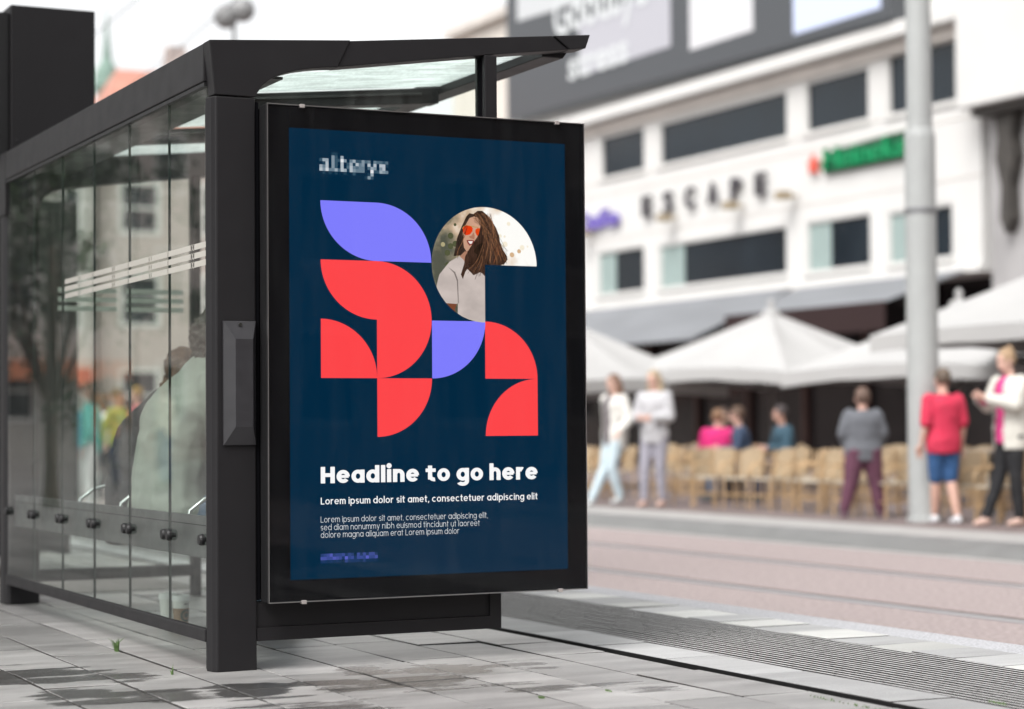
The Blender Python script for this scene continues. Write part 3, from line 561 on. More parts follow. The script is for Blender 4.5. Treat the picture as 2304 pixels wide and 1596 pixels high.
# geometric lettering drawn from bands and bars: glyph(ch, stem, bar, x-height) with cap height 1
def glyph(ch,t,tb,xh,wd=.86):
    P=[]; cap=1.0; asc=1.06; w=xh*wd+t*.35; r=w/2; desc=.30
    def rect(x0,x1,y0,y1): P.append([(x0,y0),(x1,y0),(x1,y1),(x0,y1)])
    def band(cx,cy,rx,ry,a0,a1,tx=t,ty=tb,n=28):
        o=[(cx+rx*math.cos(R(a0+(a1-a0)*i/n)),cy+ry*math.sin(R(a0+(a1-a0)*i/n))) for i in range(n+1)]
        q=[(cx+max(rx-tx,.01)*math.cos(R(a0+(a1-a0)*i/n)),cy+max(ry-ty,.01)*math.sin(R(a0+(a1-a0)*i/n))) for i in range(n+1)]
        for i in range(n): P.append([o[i],o[i+1],q[i+1],q[i]])
    y=xh/2
    if ch=='o': band(r,y,r,y,0,360); return P,w
    if ch=='c': band(r,y,r,y,48,312); return P,w*.93
    if ch=='e': band(r,y,r,y,0,322); rect(t*.6,w-t*.25,y-tb*.38,y+tb*.38); return P,w
    if ch in 'adqg':
        band(r,y,r,y,0,360); x0,x1=w-t,w
        if ch=='a': rect(x0,x1,0,xh)
        if ch=='d': rect(x0,x1,0,asc)
        if ch=='q': rect(x0,x1,-desc,xh)
        if ch=='g': rect(x0,x1,-.04,xh); band(r,-.02,r,desc,180+28,360)
        return P,w
    if ch in 'bp':
        band(r,y,r,y,0,360); rect(0,t,0 if ch=='b' else -desc,asc if ch=='b' else xh); return P,w
    if ch in 'nh':
        w2=w*.90; rect(0,t,0,xh if ch=='n' else asc); band(w2/2,xh-w2/2*.98,w2/2,w2/2*.98,0,172); rect(w2-t,w2,0,xh-w2/2*.98+.005); return P,w2
    if ch=='m':
        w2=w*.74+t*.1; rect(0,t,0,xh)
        for k in (0,1): ox=k*(w2-t); band(ox+w2/2,xh-w2/2,w2/2,w2/2,0,172); rect(ox+w2-t,ox+w2,0,xh-w2/2+.005)
        return P,2*w2-t
    if ch=='u':
        w2=w*.88; rect(w2-t,w2,0,xh); band(w2/2,w2/2*.98,w2/2,w2/2*.98,180,352); rect(0,t,w2/2*.98-.005,xh); return P,w2
    if ch=='r':
        rect(0,t,0,xh); band(t*.35+xh*.36,xh-xh*.40,xh*.36,xh*.40,62,165); return P,t*.35+xh*.54
    if ch=='l': rect(0,t,0,asc); return P,t
    if ch=='i':
        rect(0,t,0,xh); d=t*.60; q_=max(d*1.3,.17); d=max(d,.075); band(t/2,xh+q_,d,d,0,360,d*.97,d*.97); return P,t
    if ch=='t':
        a=max(t*.55,.11); rect(a,a+t,tb*.5,cap*.98); rect(0,a+t+a*1.5,xh-tb*.95,xh); band(a+t+t*.45+.02,tb*1.5+.0,t*1.45+.02,tb*1.5,180,278); return P,a+t+a*1.5
    if ch=='s':
        w2=w*.72; h=(xh+tb)/2; band(w2/2,xh-h/2,w2/2,h/2,35,270); band(w2/2,h/2,w2/2,h/2,-145,90); return P,w2
    if ch=='y':
        w2=w*.92; P.append([(0,xh),(t*1.05,xh),(w2/2+t*.5,0.02),(w2/2-t*.5,0.02)]); P.append([(w2-t*1.05,xh),(w2,xh),(w2*.36,-desc),(w2*.36-t*1.05,-desc)]); return P,w2
    if ch==',': P.append([(t*.2,tb*1.1),(t*1.3,tb*1.1),(t*.75,-tb*1.2),(0,-tb*1.2)]); return P,t*1.2
    if ch=='H': w2=.86; w2=.78+t*.3; rect(0,t,0,cap); rect(w2-t,w2,0,cap); rect(t,w2-t,cap/2-tb/2,cap/2+tb/2); return P,w2
    if ch=='L': w2=.50+t*.4; rect(0,t,0,cap); rect(t,w2,0,tb); return P,w2
    return P,.3
def lettering(name,s,x0,x1,z0,cap,m,parent,t,tb,xh,sp,space,wd=.86):
    gs=[];x=0
    for ch in s:
        if ch==' ': x+=space; continue
        g,w=glyph(ch,t,tb,xh,wd); gs.append((x,g)); x+=w+sp
    x-=sp; k=(x1-x0)/x; mb=MB(); i=0
    for ox,g in gs:
        for p in g:
            i+=1; mb.add([(x0+(ox+a)*k,YB+.0004-.00003*(i%7),z0+b*cap) for a,b in p],[tuple(range(len(p)))])
    me=bpy.data.meshes.new(name); me.from_pydata(mb.v,[],mb.f); return obj(name,me,m,parent)

lettering('headline','Headline to go here',.4185,1.364,.7205,.064,WH,ad,.27,.23,.80,.105,.32,.90)
lettering('subheading','Lorem ipsum dolor sit amet, consectetuer adipiscing elit',.4182,1.3634,.6385,.0270,WH,ad,.15,.135,.74,.13,.33)
PW=pr('text_white',(.8,.83,.86))
for tx,x1_,z_ in (('Lorem ipsum dolor sit amet, consectetuer adipiscing elit,',1.137,.5685),('sed diam nonummy nibh euismod tincidunt ut laoreet',1.101,.538),('dolore magna aliquam erat Lorem ipsum dolor',1.0105,.509)):
    lettering('body_text',tx,.4178,x1_,z_,.0235,PW,ad,.078,.078,.74,.16,.34)
# sign box above the far end
sb=thing('sign_box','plain dark grey sign box standing above the far end of the shelter roof','sign box',(.3,3.85,2.44))
mb=MB(); mb.box(-.235,.235,-.13,.17,.0,.84); obj('casing',mb,DM,sb,bev=.006)
mb=MB(); mb.box(-.34,-.238,-.10,.14,-.02,.80); obj('side_rail',mb,DM2,sb,bev=.004)
mb=MB(); mb.box(-.15,.15,-.06,.1,-.002,-.06); obj('mounting_foot',mb,DM2,sb)
mb=MB(); mb.ell((-.20,-.131,.09),(.008,.003,.008),6); obj('screw',mb,DM2,sb)

# ---------------- paper cups ----------------
def cup(x,y,sleeve,label,rz=0):
    t=thing('paper_cup',label,'cup',(x,y,0),rz,'takeaway cups behind the glass')
    WP=mat('cup_paper',(.72,.74,.70),.5); 
    mb=MB(); mb.lathe([(.029,0),(.0395,.138),(.041,.140),(.041,.143)],n=28); body=obj('cup_body',mb,WP,t,smooth=False)
    mb=MB(); mb.lathe([(.0425,.138),(.0445,.140),(.0445,.146),(.0425,.148),(.0425,.156),(.0415,.158),(.040,.164),(.036,.164),(.035,.159),(0.001,.159)],n=28); obj('lid',mb,mat('cup_lid',(.8,.82,.80),.35),t)
    mb=MB()
    for k in range(5): mb.box(-.016+.005*k,-.0135+.005*k,-.0400,-.0385,.122+.001*(k%2),.128)
    obj('pen_mark',mb,mat('pen_ink',(.03,.035,.04),.6),t)
    if sleeve:
        sl=MB(); sl.lathe([(.0322,.028),(.0386,.105),(.0376,.105),(.0312,.028)],n=28); s=obj('sleeve',sl,mat('kraft_sleeve',(.24,.155,.09),.8,noise=.1,nscale=60),t)
        mb=MB(); zc=.072
        def onc(a,z,rr): r=.0322+(z-.028)*.0831+rr; return (r*math.sin(a),-r*math.cos(a),z)
        n=36
        for r0,r1 in ((.020,.030),(.0,.011)):
            v=[];f=[]
            for k in range(n):
                an=2*PI*k/n
                for rr in (r0,r1): v.append(onc(rr*math.cos(an)/.036,zc+rr*math.sin(an),.0008))
            for k in range(n): f.append((2*k,2*k+1,2*((k+1)%n)+1,2*((k+1)%n)))
            mb.add(v,f)
        for k in range(10):
            an=PI*k/9; v=[onc((.0125+.0055*j)*math.cos(an+dd)/.036,zc-.004+(.0125+.0055*j)*math.sin(an+dd),.0009) for j,dd in ((0,-.09),(1,-.09),(1,.09),(0,.09))]; mb.add(v,[(0,1,2,3)])
        obj('round_emblem',mb,mat('emblem_green',(.012,.05,.03),.6),s)
    return t
cup(.405,1.70,True,'white paper cup with brown sleeve and round green emblem behind the shelter glass',R(26))
cup(.39,1.86,False,'plain white lidded paper cup half hidden behind the cup with the brown sleeve',R(26))
# ---------------- people ----------------
def remeshed(name,mb,vox,smooth=6,disp=0,dscale=6,mats=None,parent=None,seed=0,key=None):
    me=mb.mesh(name); o=bpy.data.objects.new(name,me); COL.objects.link(o)
    r=o.modifiers.new('r','REMESH'); r.mode='VOXEL'; r.voxel_size=vox
    s=o.modifiers.new('s','SMOOTH'); s.factor=.5; s.iterations=smooth
    me2=bpy.data.meshes.new_from_object(o.evaluated_get(bpy.context.evaluated_depsgraph_get())); bpy.data.objects.remove(o); bpy.data.meshes.remove(me)
    me2.name=name
    if disp:
        off=Vector((seed*3.1,seed*1.7,seed))
        cs=[(v.co.copy(),v.normal.copy()) for v in me2.vertices]
        for v,(c,nn) in zip(me2.vertices,cs):
            q=Vector((c.x*dscale,c.y*dscale,c.z*dscale*1.6))+off
            v.co=c+nn*(noise.noise(q)+.5*noise.noise(q*2.3))*disp
    me2.materials.clear()
    o=bpy.data.objects.new(name,me2); COL.objects.link(o)
    for mm in (mats if isinstance(mats,list) else [mats]): me2.materials.append(mm)
    for p in me2.polygons: p.use_smooth=True
    if parent: o.parent=parent
    return o
JD=dict(pelvis=(0,0,.95),waist=(0,0,1.10),chest=(0,0,1.30),neck=(0,0,1.48),head=(0,.02,1.635),
 sL=(-.175,0,1.42),eL=(-.235,-.03,1.14),wL=(-.255,.05,.90),sR=(.175,0,1.42),eR=(.235,-.03,1.14),wR=(.255,.05,.90),
 hL=(-.085,0,.92),kL=(-.095,.02,.50),aL=(-.10,-.02,.09),hR=(.085,0,.92),kR=(.095,.02,.50),aR=(.10,-.02,.09))
def lerp(a,b,t): return tuple(x*(1-t)+y*t for x,y in zip(a,b))
def limb(mb,a,b,ra,rb,rm=None,n=12):
    rm=rm or (ra+rb)/2*1.06
    P=[Vector(a)+(Vector(a)-Vector(b)).normalized()*ra*.75,Vector(a),Vector(lerp(a,b,.35)),Vector(lerp(a,b,.7)),Vector(b),Vector(b)+(Vector(b)-Vector(a)).normalized()*rb*.75]
    mb.tube(P,[ra*.55,ra,rm,(rm+rb)/2,rb,rb*.55],n)
def torso(mb,J,off,low=.0,wide=1.0):
    prof=[('pelvis',-.10-low,.150,.110),('pelvis',0,.165,.120),('waist',0,.140,.105),('chest',-.06,.150,.115),('chest',.04,.168,.118),('chest',.10,.165,.100),('neck',-.03,.085,.065),('neck',.0,.055,.055)]
    sx=(Vector(J['sR'])-Vector(J['sL'])).normalized()
    pts=[]; base=['pelvis','waist','chest','neck']
    up={k:None for k in base}
    for i,k in enumerate(base):
        a=Vector(J[base[max(i-1,0)]]); b=Vector(J[base[min(i+1,3)]]); up[k]=(b-a).normalized()
    v=[];n=16
    rings=[]
    for k,dz,rx,ry in prof:
        c=Vector(J[k])+up[k]*dz; f=sx.cross(up[k]).normalized(); s=f.cross(up[k])*-1
        s=(sx-up[k]*sx.dot(up[k])).normalized()
        rings.append([c+s*math.cos(2*PI*j/n)*(rx+off)*wide+f*math.sin(2*PI*j/n)*(ry+off) for j in range(n)])
    v=[p for r in rings for p in r]; fs=[]
    for i in range(len(rings)-1):
        for j in range(n): fs.append((i*n+j,i*n+(j+1)%n,(i+1)*n+(j+1)%n,(i+1)*n+j))
    fs+=[tuple(reversed(range(n))),tuple(range((len(rings)-1)*n,len(rings)*n))]
    mb.add(v,fs)
def hand(mb,w,e,curl=.5):
    w=Vector(w); d=(w-Vector(e)).normalized(); side=d.cross(Vector((0,1,0))); 
    if side.length<.2: side=d.cross(Vector((0,0,1)))
    side.normalize(); nrm=d.cross(side).normalized()
    M=Matrix((side,nrm,d)).transposed()
    mb.ell(w+d*.045,(.040,.018,.052),7,0,M)
    for i,(o,l) in enumerate(((-.030,.062),(-.011,.074),(.009,.070),(.028,.056))):
        p=w+d*.085+side*o; c=curl*(.8+.15*i)
        p1=p+(d*math.cos(c*.6)+nrm*math.sin(c*.6))*l*.5; p2=p1+(d*math.cos(c*1.5)+nrm*math.sin(c*1.5))*l*.5
        mb.tube([p-d*.02,p,p1,p2],[.009,.0095,.0085,.006],7)
    p=w+d*.03-side*.036; p1=p+(d*.7-side*.6+nrm*.35).normalized()*.032; p2=p1+(d*.9-side*.1+nrm*.5).normalized()*.028
    mb.tube([w+d*.015-side*.02,p,p1,p2],[.011,.011,.010,.007],7)
def person(label,loc,rz,h=1.75,J={},top=(.5,.5,.5),bottom=(.1,.1,.12),skin=(.50,.30,.22),hair=(.06,.04,.03),hairstyle='short',sleeve='long',legs='long',shoes=(.03,.03,.03),jacket=None,topoff=.018,legoff=.014,headdir=(0,1,0),group=None,vox=.014,toplow=.04,build=1.0,extra=None,disp=.006):
    T=thing('person',label,'person',loc,rz,group); s=h/1.75
    j=dict(JD); j.update(J); j={k:tuple(v_*s for v_ in v) for k,v in j.items()}
    B=build
    b=MB(); torso(b,j,-.006,0,B)
    for sd in 'LR':
        limb(b,j['s'+sd],j['e'+sd],.052*B,.038*B); limb(b,j['e'+sd],j['w'+sd],.038*B,.025,.036*B)
        limb(b,j['h'+sd],j['k'+sd],.088*B,.055*B); limb(b,j['k'+sd],j['a'+sd],.055*B,.036,.056*B)
    hd=Vector(j['head']); nk=Vector(j['neck']); f=Vector(headdir).normalized()
    up=(hd-nk).normalized(); upz=(Vector((0,0,1))*.7+up*.3).normalized(); sx=f.cross(upz).normalized(); f=upz.cross(sx).normalized()
    M=Matrix((sx,f,upz)).transposed()
    b.tube([nk-up*.06,nk,hd-up*.05],[.062,.054,.052],12)
    b.ell(hd+upz*.02-f*.008,(.074,.092,.098),9,0,M); b.ell(hd-upz*.045+f*.022,(.056,.066,.066),8,0,M)
    b.ell(hd+f*.092-upz*.022,(.014,.020,.022),5,0,M); b.ell(hd+f*.070-upz*.062,(.026,.022,.012),5,0,M)
    for k in (1,-1): b.ell(hd+sx*.076*k-upz*.01-f*.005,(.012,.022,.032),5,0,M); b.ell(hd+f*.072+sx*.03*k+upz*.028,(.024,.018,.009),5,0,M)
    SK=mat('skin_%d'%int(skin[0]*100),skin,.55,noise=.06,nscale=14)
    body=remeshed('body',b,vox*.8,3,mats=SK,parent=T)
    hb=MB()
    for sd in 'LR': hand(hb,j['w'+sd],j['e'+sd],.6)
    # hands are joined into the body mesh
    bm=bmesh.new(); bm.from_mesh(body.data); tmp=hb.mesh('h'); bm.from_mesh(tmp); bm.to_mesh(body.data); bm.free(); bpy.data.meshes.remove(tmp)
    for p in body.data.polygons: p.use_smooth=True
    eb=MB()
    for k in (1,-1): eb.ell(hd+f*.084+sx*.030*k+upz*.006,(.011,.008,.007),5,0,M)
    obj('eyes',eb,mat('eye_dark',(.03,.025,.02),.3),body)
    # clothes
    t=MB(); torso(t,j,topoff,toplow,B)
    so=topoff*.8
    for sd in 'LR':
        limb(t,j['s'+sd],j['e'+sd],.056*B+so,.042*B+so)
        if sleeve=='long': limb(t,j['e'+sd],lerp(j['e'+sd],j['w'+sd],.93),.042*B+so,.030+so*.8)
    remeshed('top',t,vox,4,disp,7,mat('cloth_%d_%d_%d'%tuple(int(c*255) for c in top),top,.85,noise=.08,nscale=10,bump=.2,bscale=250),T,seed=len(label))
    g=MB()
    for sd in 'LR':
        limb(g,j['h'+sd],j['k'+sd],.098*B+legoff,.060*B+legoff)
        if legs=='long': limb(g,j['k'+sd],lerp(j['k'+sd],j['a'+sd],.97),.060*B+legoff,.040+legoff*1.3)
        elif legs=='short': pass
    g.ell(Vector(j['pelvis'])-Vector((0,0,.02)),(.165*B+legoff,.118+legoff,.12),9)
    remeshed('trousers' if legs=='long' else 'shorts',g,vox,4,disp*.8,8,mat('cloth_%d_%d_%d'%tuple(int(c*255) for c in bottom),bottom,.85,noise=.08,nscale=10,bump=.2,bscale=250),T,seed=3+len(label))
    if jacket:
        k=MB(); torso(k,j,topoff+.022,toplow+.06,B)
        for sd in 'LR': limb(k,j['s'+sd],j['e'+sd],.070*B+so,.055*B+so); limb(k,j['e'+sd],lerp(j['e'+sd],j['w'+sd],.9),.055*B+so,.045+so)
        jo=remeshed('jacket',k,vox,4,disp*1.3,6,mat('cloth_%d_%d_%d'%tuple(int(c*255) for c in jacket),jacket,.8,noise=.08,nscale=10,bump=.2,bscale=250),T,seed=9)
        # open at the front: remove faces before the chest
        bm=bmesh.new(); bm.from_mesh(jo.data); fx=sx; cf=Vector(j['chest']); fd=(Vector(j['sR'])-Vector(j['sL'])).normalized(); fwd=Vector((0,0,1)).cross(fd).normalized()
        rm=[fc for fc in bm.faces if (fc.calc_center_median()-cf).dot(fwd)>.06 and abs((fc.calc_center_median()-cf).dot(fd))<.07]
        bmesh.ops.delete(bm,geom=rm,context='FACES'); bm.to_mesh(jo.data); bm.free()
    for sd in 'LR':
        a=Vector(j['a'+sd]); k_=Vector(j['k'+sd]); dn=(a-k_).normalized(); fo=Vector((0,1,0)); 
        sh=MB(); sh.tube([a-fo*.045-Vector((0,0,.035)),a-Vector((0,0,.045)),a+fo*.10-Vector((0,0,.06)),a+fo*.155-Vector((0,0,.065))],[.035,.042,.036,.022],10); sh.ell(a-Vector((0,0,.02)),(.04,.05,.04),6)
        remeshed('shoe',sh,vox*.8,3,mats=mat('shoe_%d'%int(shoes[0]*255),shoes,.5),parent=T)
    if hair:
        H=MB(); H.ell(hd+upz*.034-f*.020,(.086,.100,.100),9,0,M)
        if hairstyle=='long':
            for kx in (-1,0,1): H.tube([hd+upz*.03-f*.03+sx*.055*kx,hd-upz*.07-f*.055+sx*.07*kx,hd-upz*.20-f*.045+sx*.08*kx,hd-upz*.27-f*.03+sx*.07*kx],[.05,.052,.045,.02],10)
        if hairstyle=='bun': H.ell(hd+upz*.125-f*.06,(.04,.04,.032),7)
        if hairstyle=='curly': H.ell(hd+upz*.03-f*.04,(.125,.125,.125),10,0,M); H.ell(hd-upz*.07-f*.07,(.10,.085,.09),9,0,M)
        ho=remeshed('hair',H,vox*.8,2,.010 if hairstyle!='curly' else .022,26,mat('hair_%d_%d'%(int(hair[0]*255),int(hair[2]*255)),hair,.6,noise=.35,nscale=50,stretch=(1,1,.3),bump=.5,bscale=120),T,seed=5)
        bm=bmesh.new(); bm.from_mesh(ho.data)
        rm=[fc for fc in bm.faces if (fc.calc_center_median()-hd).dot(f)>.052 and (fc.calc_center_median()-hd).dot(upz)<.055 and abs((fc.calc_center_median()-hd).dot(sx))<.062]
        bmesh.ops.delete(bm,geom=rm,context='FACES'); bm.to_mesh(ho.data); bm.free()
    if extra: extra(T,j)
    return T
PZ=-.1
# strollers on the plaza
walk=dict(kL=(-.10,.14,.52),aL=(-.13,.02,.12),kR=(.09,.10,.50),aR=(.08,.34,.09),wL=(-.36,.22,.98),eL=(-.28,-.02,1.14),wR=(.25,-.12,.95),eR=(.24,-.10,1.18))
person('brown haired woman walking in white cardigan and pale blue jeans, leftmost of the strollers',(10.76,16.23,PZ),R(100),1.72,walk,(.14,.12,.13),(.42,.50,.54),(.56,.36,.29),(.16,.09,.06),'long',jacket=(.58,.565,.53),shoes=(.5,.52,.52),group='people strolling past the cafe')
def shoulderbag(T,j):
    mb=MB(); mb.ell((.17*1,-.06,1.12),(.13,.09,.15),9); remeshed('shoulder_bag',mb,.018,3,.006,8,mat('bag_grey',(.16,.16,.18),.7),T)
person('blonde woman in pale grey top and grey trousers carrying a grey shoulder bag',(11.03,15.65,PZ),R(120),1.76,dict(kR=(.09,.10,.50),aR=(.10,.10,.09),eL=(-.24,.02,1.14),wL=(-.10,.24,1.14),eR=(.25,.02,1.14),wR=(.10,.25,1.14)),(.44,.435,.45),(.27,.26,.30),(.58,.36,.29),(.36,.28,.19),'long',shoes=(.55,.38,.32),extra=shoulderbag,group='people strolling past the cafe',topoff=.035)
person('man seen from behind in grey sweater and plum trousers, legs apart before the chairs',(11.28,11.44,PZ),R(-26),1.42,dict(kL=(-.17,.0,.50),aL=(-.27,.0,.09),kR=(.17,.02,.50),aR=(.22,.0,.09),hL=(-.10,0,.92),hR=(.10,0,.92),eR=(.28,.0,1.16),wR=(.22,.10,.96),eL=(-.28,.0,1.16),wL=(-.22,.1,.96)),(.115,.12,.135),(.10,.035,.06),(.50,.30,.24),(.13,.08,.06),'short',shoes=(.10,.05,.07),build=1.22,group='people strolling past the cafe')
person('person in red shirt and blue knee shorts right beside the pale pole',(11.12,9.80,PZ),R(-10),1.60,dict(kL=(-.05,.10,.50),aL=(-.02,.20,.09),aR=(.12,-.08,.09)),(.50,.025,.065),(.03,.09,.22),(.55,.34,.27),(.10,.07,.05),'short',sleeve='short',legs='short',shoes=(.62,.62,.64),topoff=.028,build=1.02,group='people strolling past the cafe')
def phone(T,j):
    mb=MB(); mb.box(-.03,.03,.40,.408,1.24,1.36); o=obj('phone',mb,mat('phone_black',(.02,.02,.022),.2),T,bev=.004)
person('woman with blond bun in cream jacket, pink scarf and black trousers at the right edge',(11.36,9.02,PZ),R(88),1.80,dict(eL=(-.22,.10,1.18),wL=(-.06,.33,1.26),eR=(.22,.10,1.18),wR=(.05,.34,1.26),kR=(.10,.06,.5),aR=(.12,.22,.09),head=(0,.05,1.625)),(.62,.05,.22),(.010,.010,.012),(.58,.34,.26),(.33,.22,.13),'bun',jacket=(.56,.54,.49),headdir=(0,.8,-.35),shoes=(.55,.36,.30),group='people strolling past the cafe',topoff=.02)
# guests seated under the parasols
SIT=dict(pelvis=(0,0,.52),waist=(0,.0,.68),chest=(0,.04,.88),neck=(0,.07,1.06),head=(0,.10,1.21),sL=(-.175,.05,1.00),sR=(.175,.05,1.00),eL=(-.24,.10,.74),eR=(.24,.10,.74),wL=(-.14,.34,.74),wR=(.14,.34,.74),hL=(-.09,.04,.50),hR=(.09,.04,.50),kL=(-.12,.44,.52),kR=(.12,.44,.52),aL=(-.12,.42,.09),aR=(.12,.46,.09))
CAFE='guests seated at the cafe'
def at(X,Y,z=PZ): return (X,Y,z)
person('cafe guest in a vivid pink top seen from behind at a table',at(13.0,17.30),R(-40),1.66,SIT,(.50,.012,.13),(.05,.05,.07),(.5,.3,.22),(.20,.11,.06),'short',build=1.15,group=CAFE)
person('cafe guest in a dark top with a pale face seated left of the pink one',at(13.9,18.6),R(150),1.70,SIT,(.03,.035,.05),(.05,.06,.08),(.60,.40,.30),(.07,.04,.03),'short',group=CAFE)
person('cafe guest in a navy shirt leaning to the table right of the pink one',at(12.9,16.45),R(60),1.70,SIT,(.035,.055,.10),(.09,.13,.20),(.50,.28,.22),(.09,.05,.03),'short',group=CAFE)
person('cafe guest in a teal blue top seated furthest right of the table group',at(13.3,16.0),R(80),1.72,SIT,(.03,.07,.10),(.05,.05,.07),(.45,.26,.20),(.04,.03,.03),'short',group=CAFE)
# two people waiting on the shelter bench
HUN=dict(pelvis=(0,.20,.56),waist=(0,.20,.70),chest=(0,.26,.94),neck=(0,.42,1.19),head=(0,.46,1.30),sL=(-.20,.35,1.10),sR=(.20,.35,1.10),eL=(-.27,.46,.80),eR=(.27,.46,.80),wL=(-.10,.70,.74),wR=(.10,.70,.74),hL=(-.10,.24,.54),hR=(.10,.24,.54),kL=(-.13,.68,.54),kR=(.13,.68,.54),aL=(-.12,.70,.09),aR=(.13,.70,.09))
def bracket(T,j):
    mb=MB(); mb.box(.155,.160,.20,.215,.66,.72); obj('zip_pull',mb,CLIP,T)
person('person in puffy grey green jacket hunched on the shelter bench behind the glass',(.045,1.36,0),R(-90),1.78,HUN,(.22,.24,.21),(.08,.12,.18),(.45,.28,.2),(.035,.028,.022),'curly',topoff=.062,toplow=.02,headdir=(0,.8,-.5),vox=.011,disp=.011,extra=bracket,group='people waiting on the shelter bench')
person('person with brown hair and black coat on the bench, behind the grey green jacket',(.12,2.05,0),R(-90),1.62,HUN,(.015,.015,.018),(.03,.03,.04),(.45,.28,.2),(.09,.05,.03),'long',topoff=.045,toplow=.03,headdir=(0,.8,-.4),vox=.012,disp=.012,group='people waiting on the shelter bench')
# passers-by beyond the shelter
rc=random.Random(21)
CR=[('turquoise top',(.10,.42,.38)),('yellow vest',(.48,.52,.10)),('dusty red shirt',(.45,.10,.12)),('white blouse',(.70,.68,.68)),('sky blue top',(.12,.38,.52)),('black coat',(.02,.02,.025)),('peach shirt',(.62,.38,.28)),('grey jacket',(.25,.25,.28)),('mint shirt',(.30,.52,.46)),('orange shirt',(.5,.2,.06)),('cream shirt',(.6,.56,.45))]
BT=[('navy trousers',(.03,.04,.09)),('pale trousers',(.55,.55,.55)),('black trousers',(.02,.02,.02)),('blue jeans',(.08,.16,.28))]
n=0
PT=[(-2.47+a_*(b_+7.67),b_,-.2) for a_,b_ in ((.262,20),(.275,21.5),(.285,23.5),(.268,25),(.252,21),(.298,26),(.243,24),(.308,30))]+[(-4.9,21.0,0),(-6.2,24.5,0),(-7.4,25.5,0)]
for i,(X,Y,z) in enumerate(PT):
    (tn,tc),(bn,bc)=CR[i],BT[(i*3+1)%4]
    side='beyond the shelter glass' if X>0 else 'on the far left pavement'
    person('pedestrian in %s and %s %s'%(tn,bn,side),(X,Y,z),R(rc.uniform(0,360)),rc.uniform(1.62,1.85),walk if i%2 else {},tc,bc,(.5,.32,.25),(.08+.1*(i%3),.05+.05*(i%3),.03),'long' if i%3==0 else 'short',vox=.022,group='pedestrians beyond the shelter')

# ---------------- street pole ----------------
pt=thing('tram_pole','tall pale grey round steel tram wire pole with a thicker lower section','pole',(11.17,10.2,PZ))
PM=mat('pole_paint',(.34,.35,.345),.45,noise=.05,nscale=3,bump=.05,bscale=60)
mb=MB(); mb.lathe([(.19,0),(.19,.05),(.170,.06),(.163,4.10),(.150,4.17),(.137,4.19)],n=32); obj('lower_section',mb,PM,pt,smooth=False)
mb=MB(); mb.lathe([(.137,4.19),(.136,4.3),(.125,9.5),(0.001,9.52)],n=32); obj('upper_section',mb,PM,pt)
for z in (3.28,): mb=MB(); mb.lathe([(.168,z),(.175,z+.005),(.175,z+.05),(.168,z+.055)],n=32); obj('clamp_band',mb,mat('band_grey',(.22,.22,.23),.4,.5),pt)
mb=MB(); mb.box(-.06,.06,-.176,-.15,.35,.75); obj('service_door',mb,PM,pt,bev=.004)
# ---------------- wicker chairs ----------------
def weave(name,c):
    m=bpy.data.materials.new(name); m.use_nodes=True; n=m.node_tree; N=n.nodes.new; L=n.links; b=n.nodes['Principled BSDF']; b.inputs['Roughness'].default_value=.55
    tc=N('ShaderNodeTexCoord'); ch=N('ShaderNodeTexChecker'); ch.inputs['Scale'].default_value=60; ch.inputs[1].default_value=(*c,1); ch.inputs[2].default_value=(*[v*.62 for v in c],1); L.new(tc.outputs['Object'],ch.inputs['Vector']); L.new(ch.outputs[0],b.inputs['Base Color'])
    bp=N('ShaderNodeBump'); bp.inputs['Strength'].default_value=.5; bp.inputs['Distance'].default_value=.004; L.new(ch.outputs[1],bp.inputs['Height']); L.new(bp.outputs[0],b.inputs['Normal']); return m
RAT=weave('rattan_weave',(.40,.30,.19)); CANE=mat('cane',(.42,.28,.15),.5,noise=.2,nscale=20); SEATM=weave('pale_rattan_seat',(.52,.45,.35))
def chair(label):
    t=thing('wicker_chair',label,'chair',(0,0,-50),0,'wicker cafe chairs set out in rows under the parasols')
    mb=MB(); mb.prism([(-.21,-.20),(.21,-.20),(.225,0),(.20,.20),(-.20,.20),(-.225,0)],lambda a,b,d:(a,b,d),.435,.465); obj('seat',mb,SEATM,t,bev=.012)
    mb=MB(); n=10; v=[];f=[]
    for i in range(n+1):
        a=-1+2*i/n; x=.225*a; yb=-.22-.045*(1-a*a); ht=.90-.07*a*a*a*a-.02*a*a
        for (dy,z) in ((0,.47),(-.05,ht),(-.075,ht),(-.025,.47)): v.append((x,yb+dy,z))
    for i in range(n):
        for k in range(4): a=i*4+k; b=i*4+(k+1)%4; f.append((a,b,b+4,a+4))
    f+=[(3,2,1,0),tuple(range(n*4,n*4+4))]; mb.add(v,f); obj('backrest',mb,RAT,t,bev=.006)
    for sx_ in (-1,1):
        mb=MB(); mb.tube([(sx_*.19,.18,.45),(sx_*.20,.20,.0)],.014,8); obj('leg',mb,CANE,t)
        mb=MB(); mb.tube([(sx_*.21,-.24,.88),(sx_*.20,-.21,.46),(sx_*.20,-.25,.0)],.014,8); obj('leg',mb,CANE,t)
        mb=MB(); mb.tube([(sx_*.215,-.25,.70),(sx_*.245,-.10,.685),(sx_*.25,.10,.67),(sx_*.235,.19,.60),(sx_*.20,.185,.45)],.013,8); obj('armrest',mb,CANE,t,smooth=True)
    mb=MB(); frame(mb,lambda a,b,d:(a,b,d),-.2,.2,-.215,.19,.018,.20,.216); obj('stretcher',mb,CANE,t)
    return t
c0=chair('wicker cafe chair'); first=True; rr=random.Random(11)
ORD='nearest second third fourth fifth sixth seventh eighth ninth tenth eleventh twelfth thirteenth fourteenth fifteenth sixteenth seventeenth eighteenth nineteenth twentieth twenty-first twenty-second'.split()
words_row=['front row','second row','third row','fourth row']
spots=[]
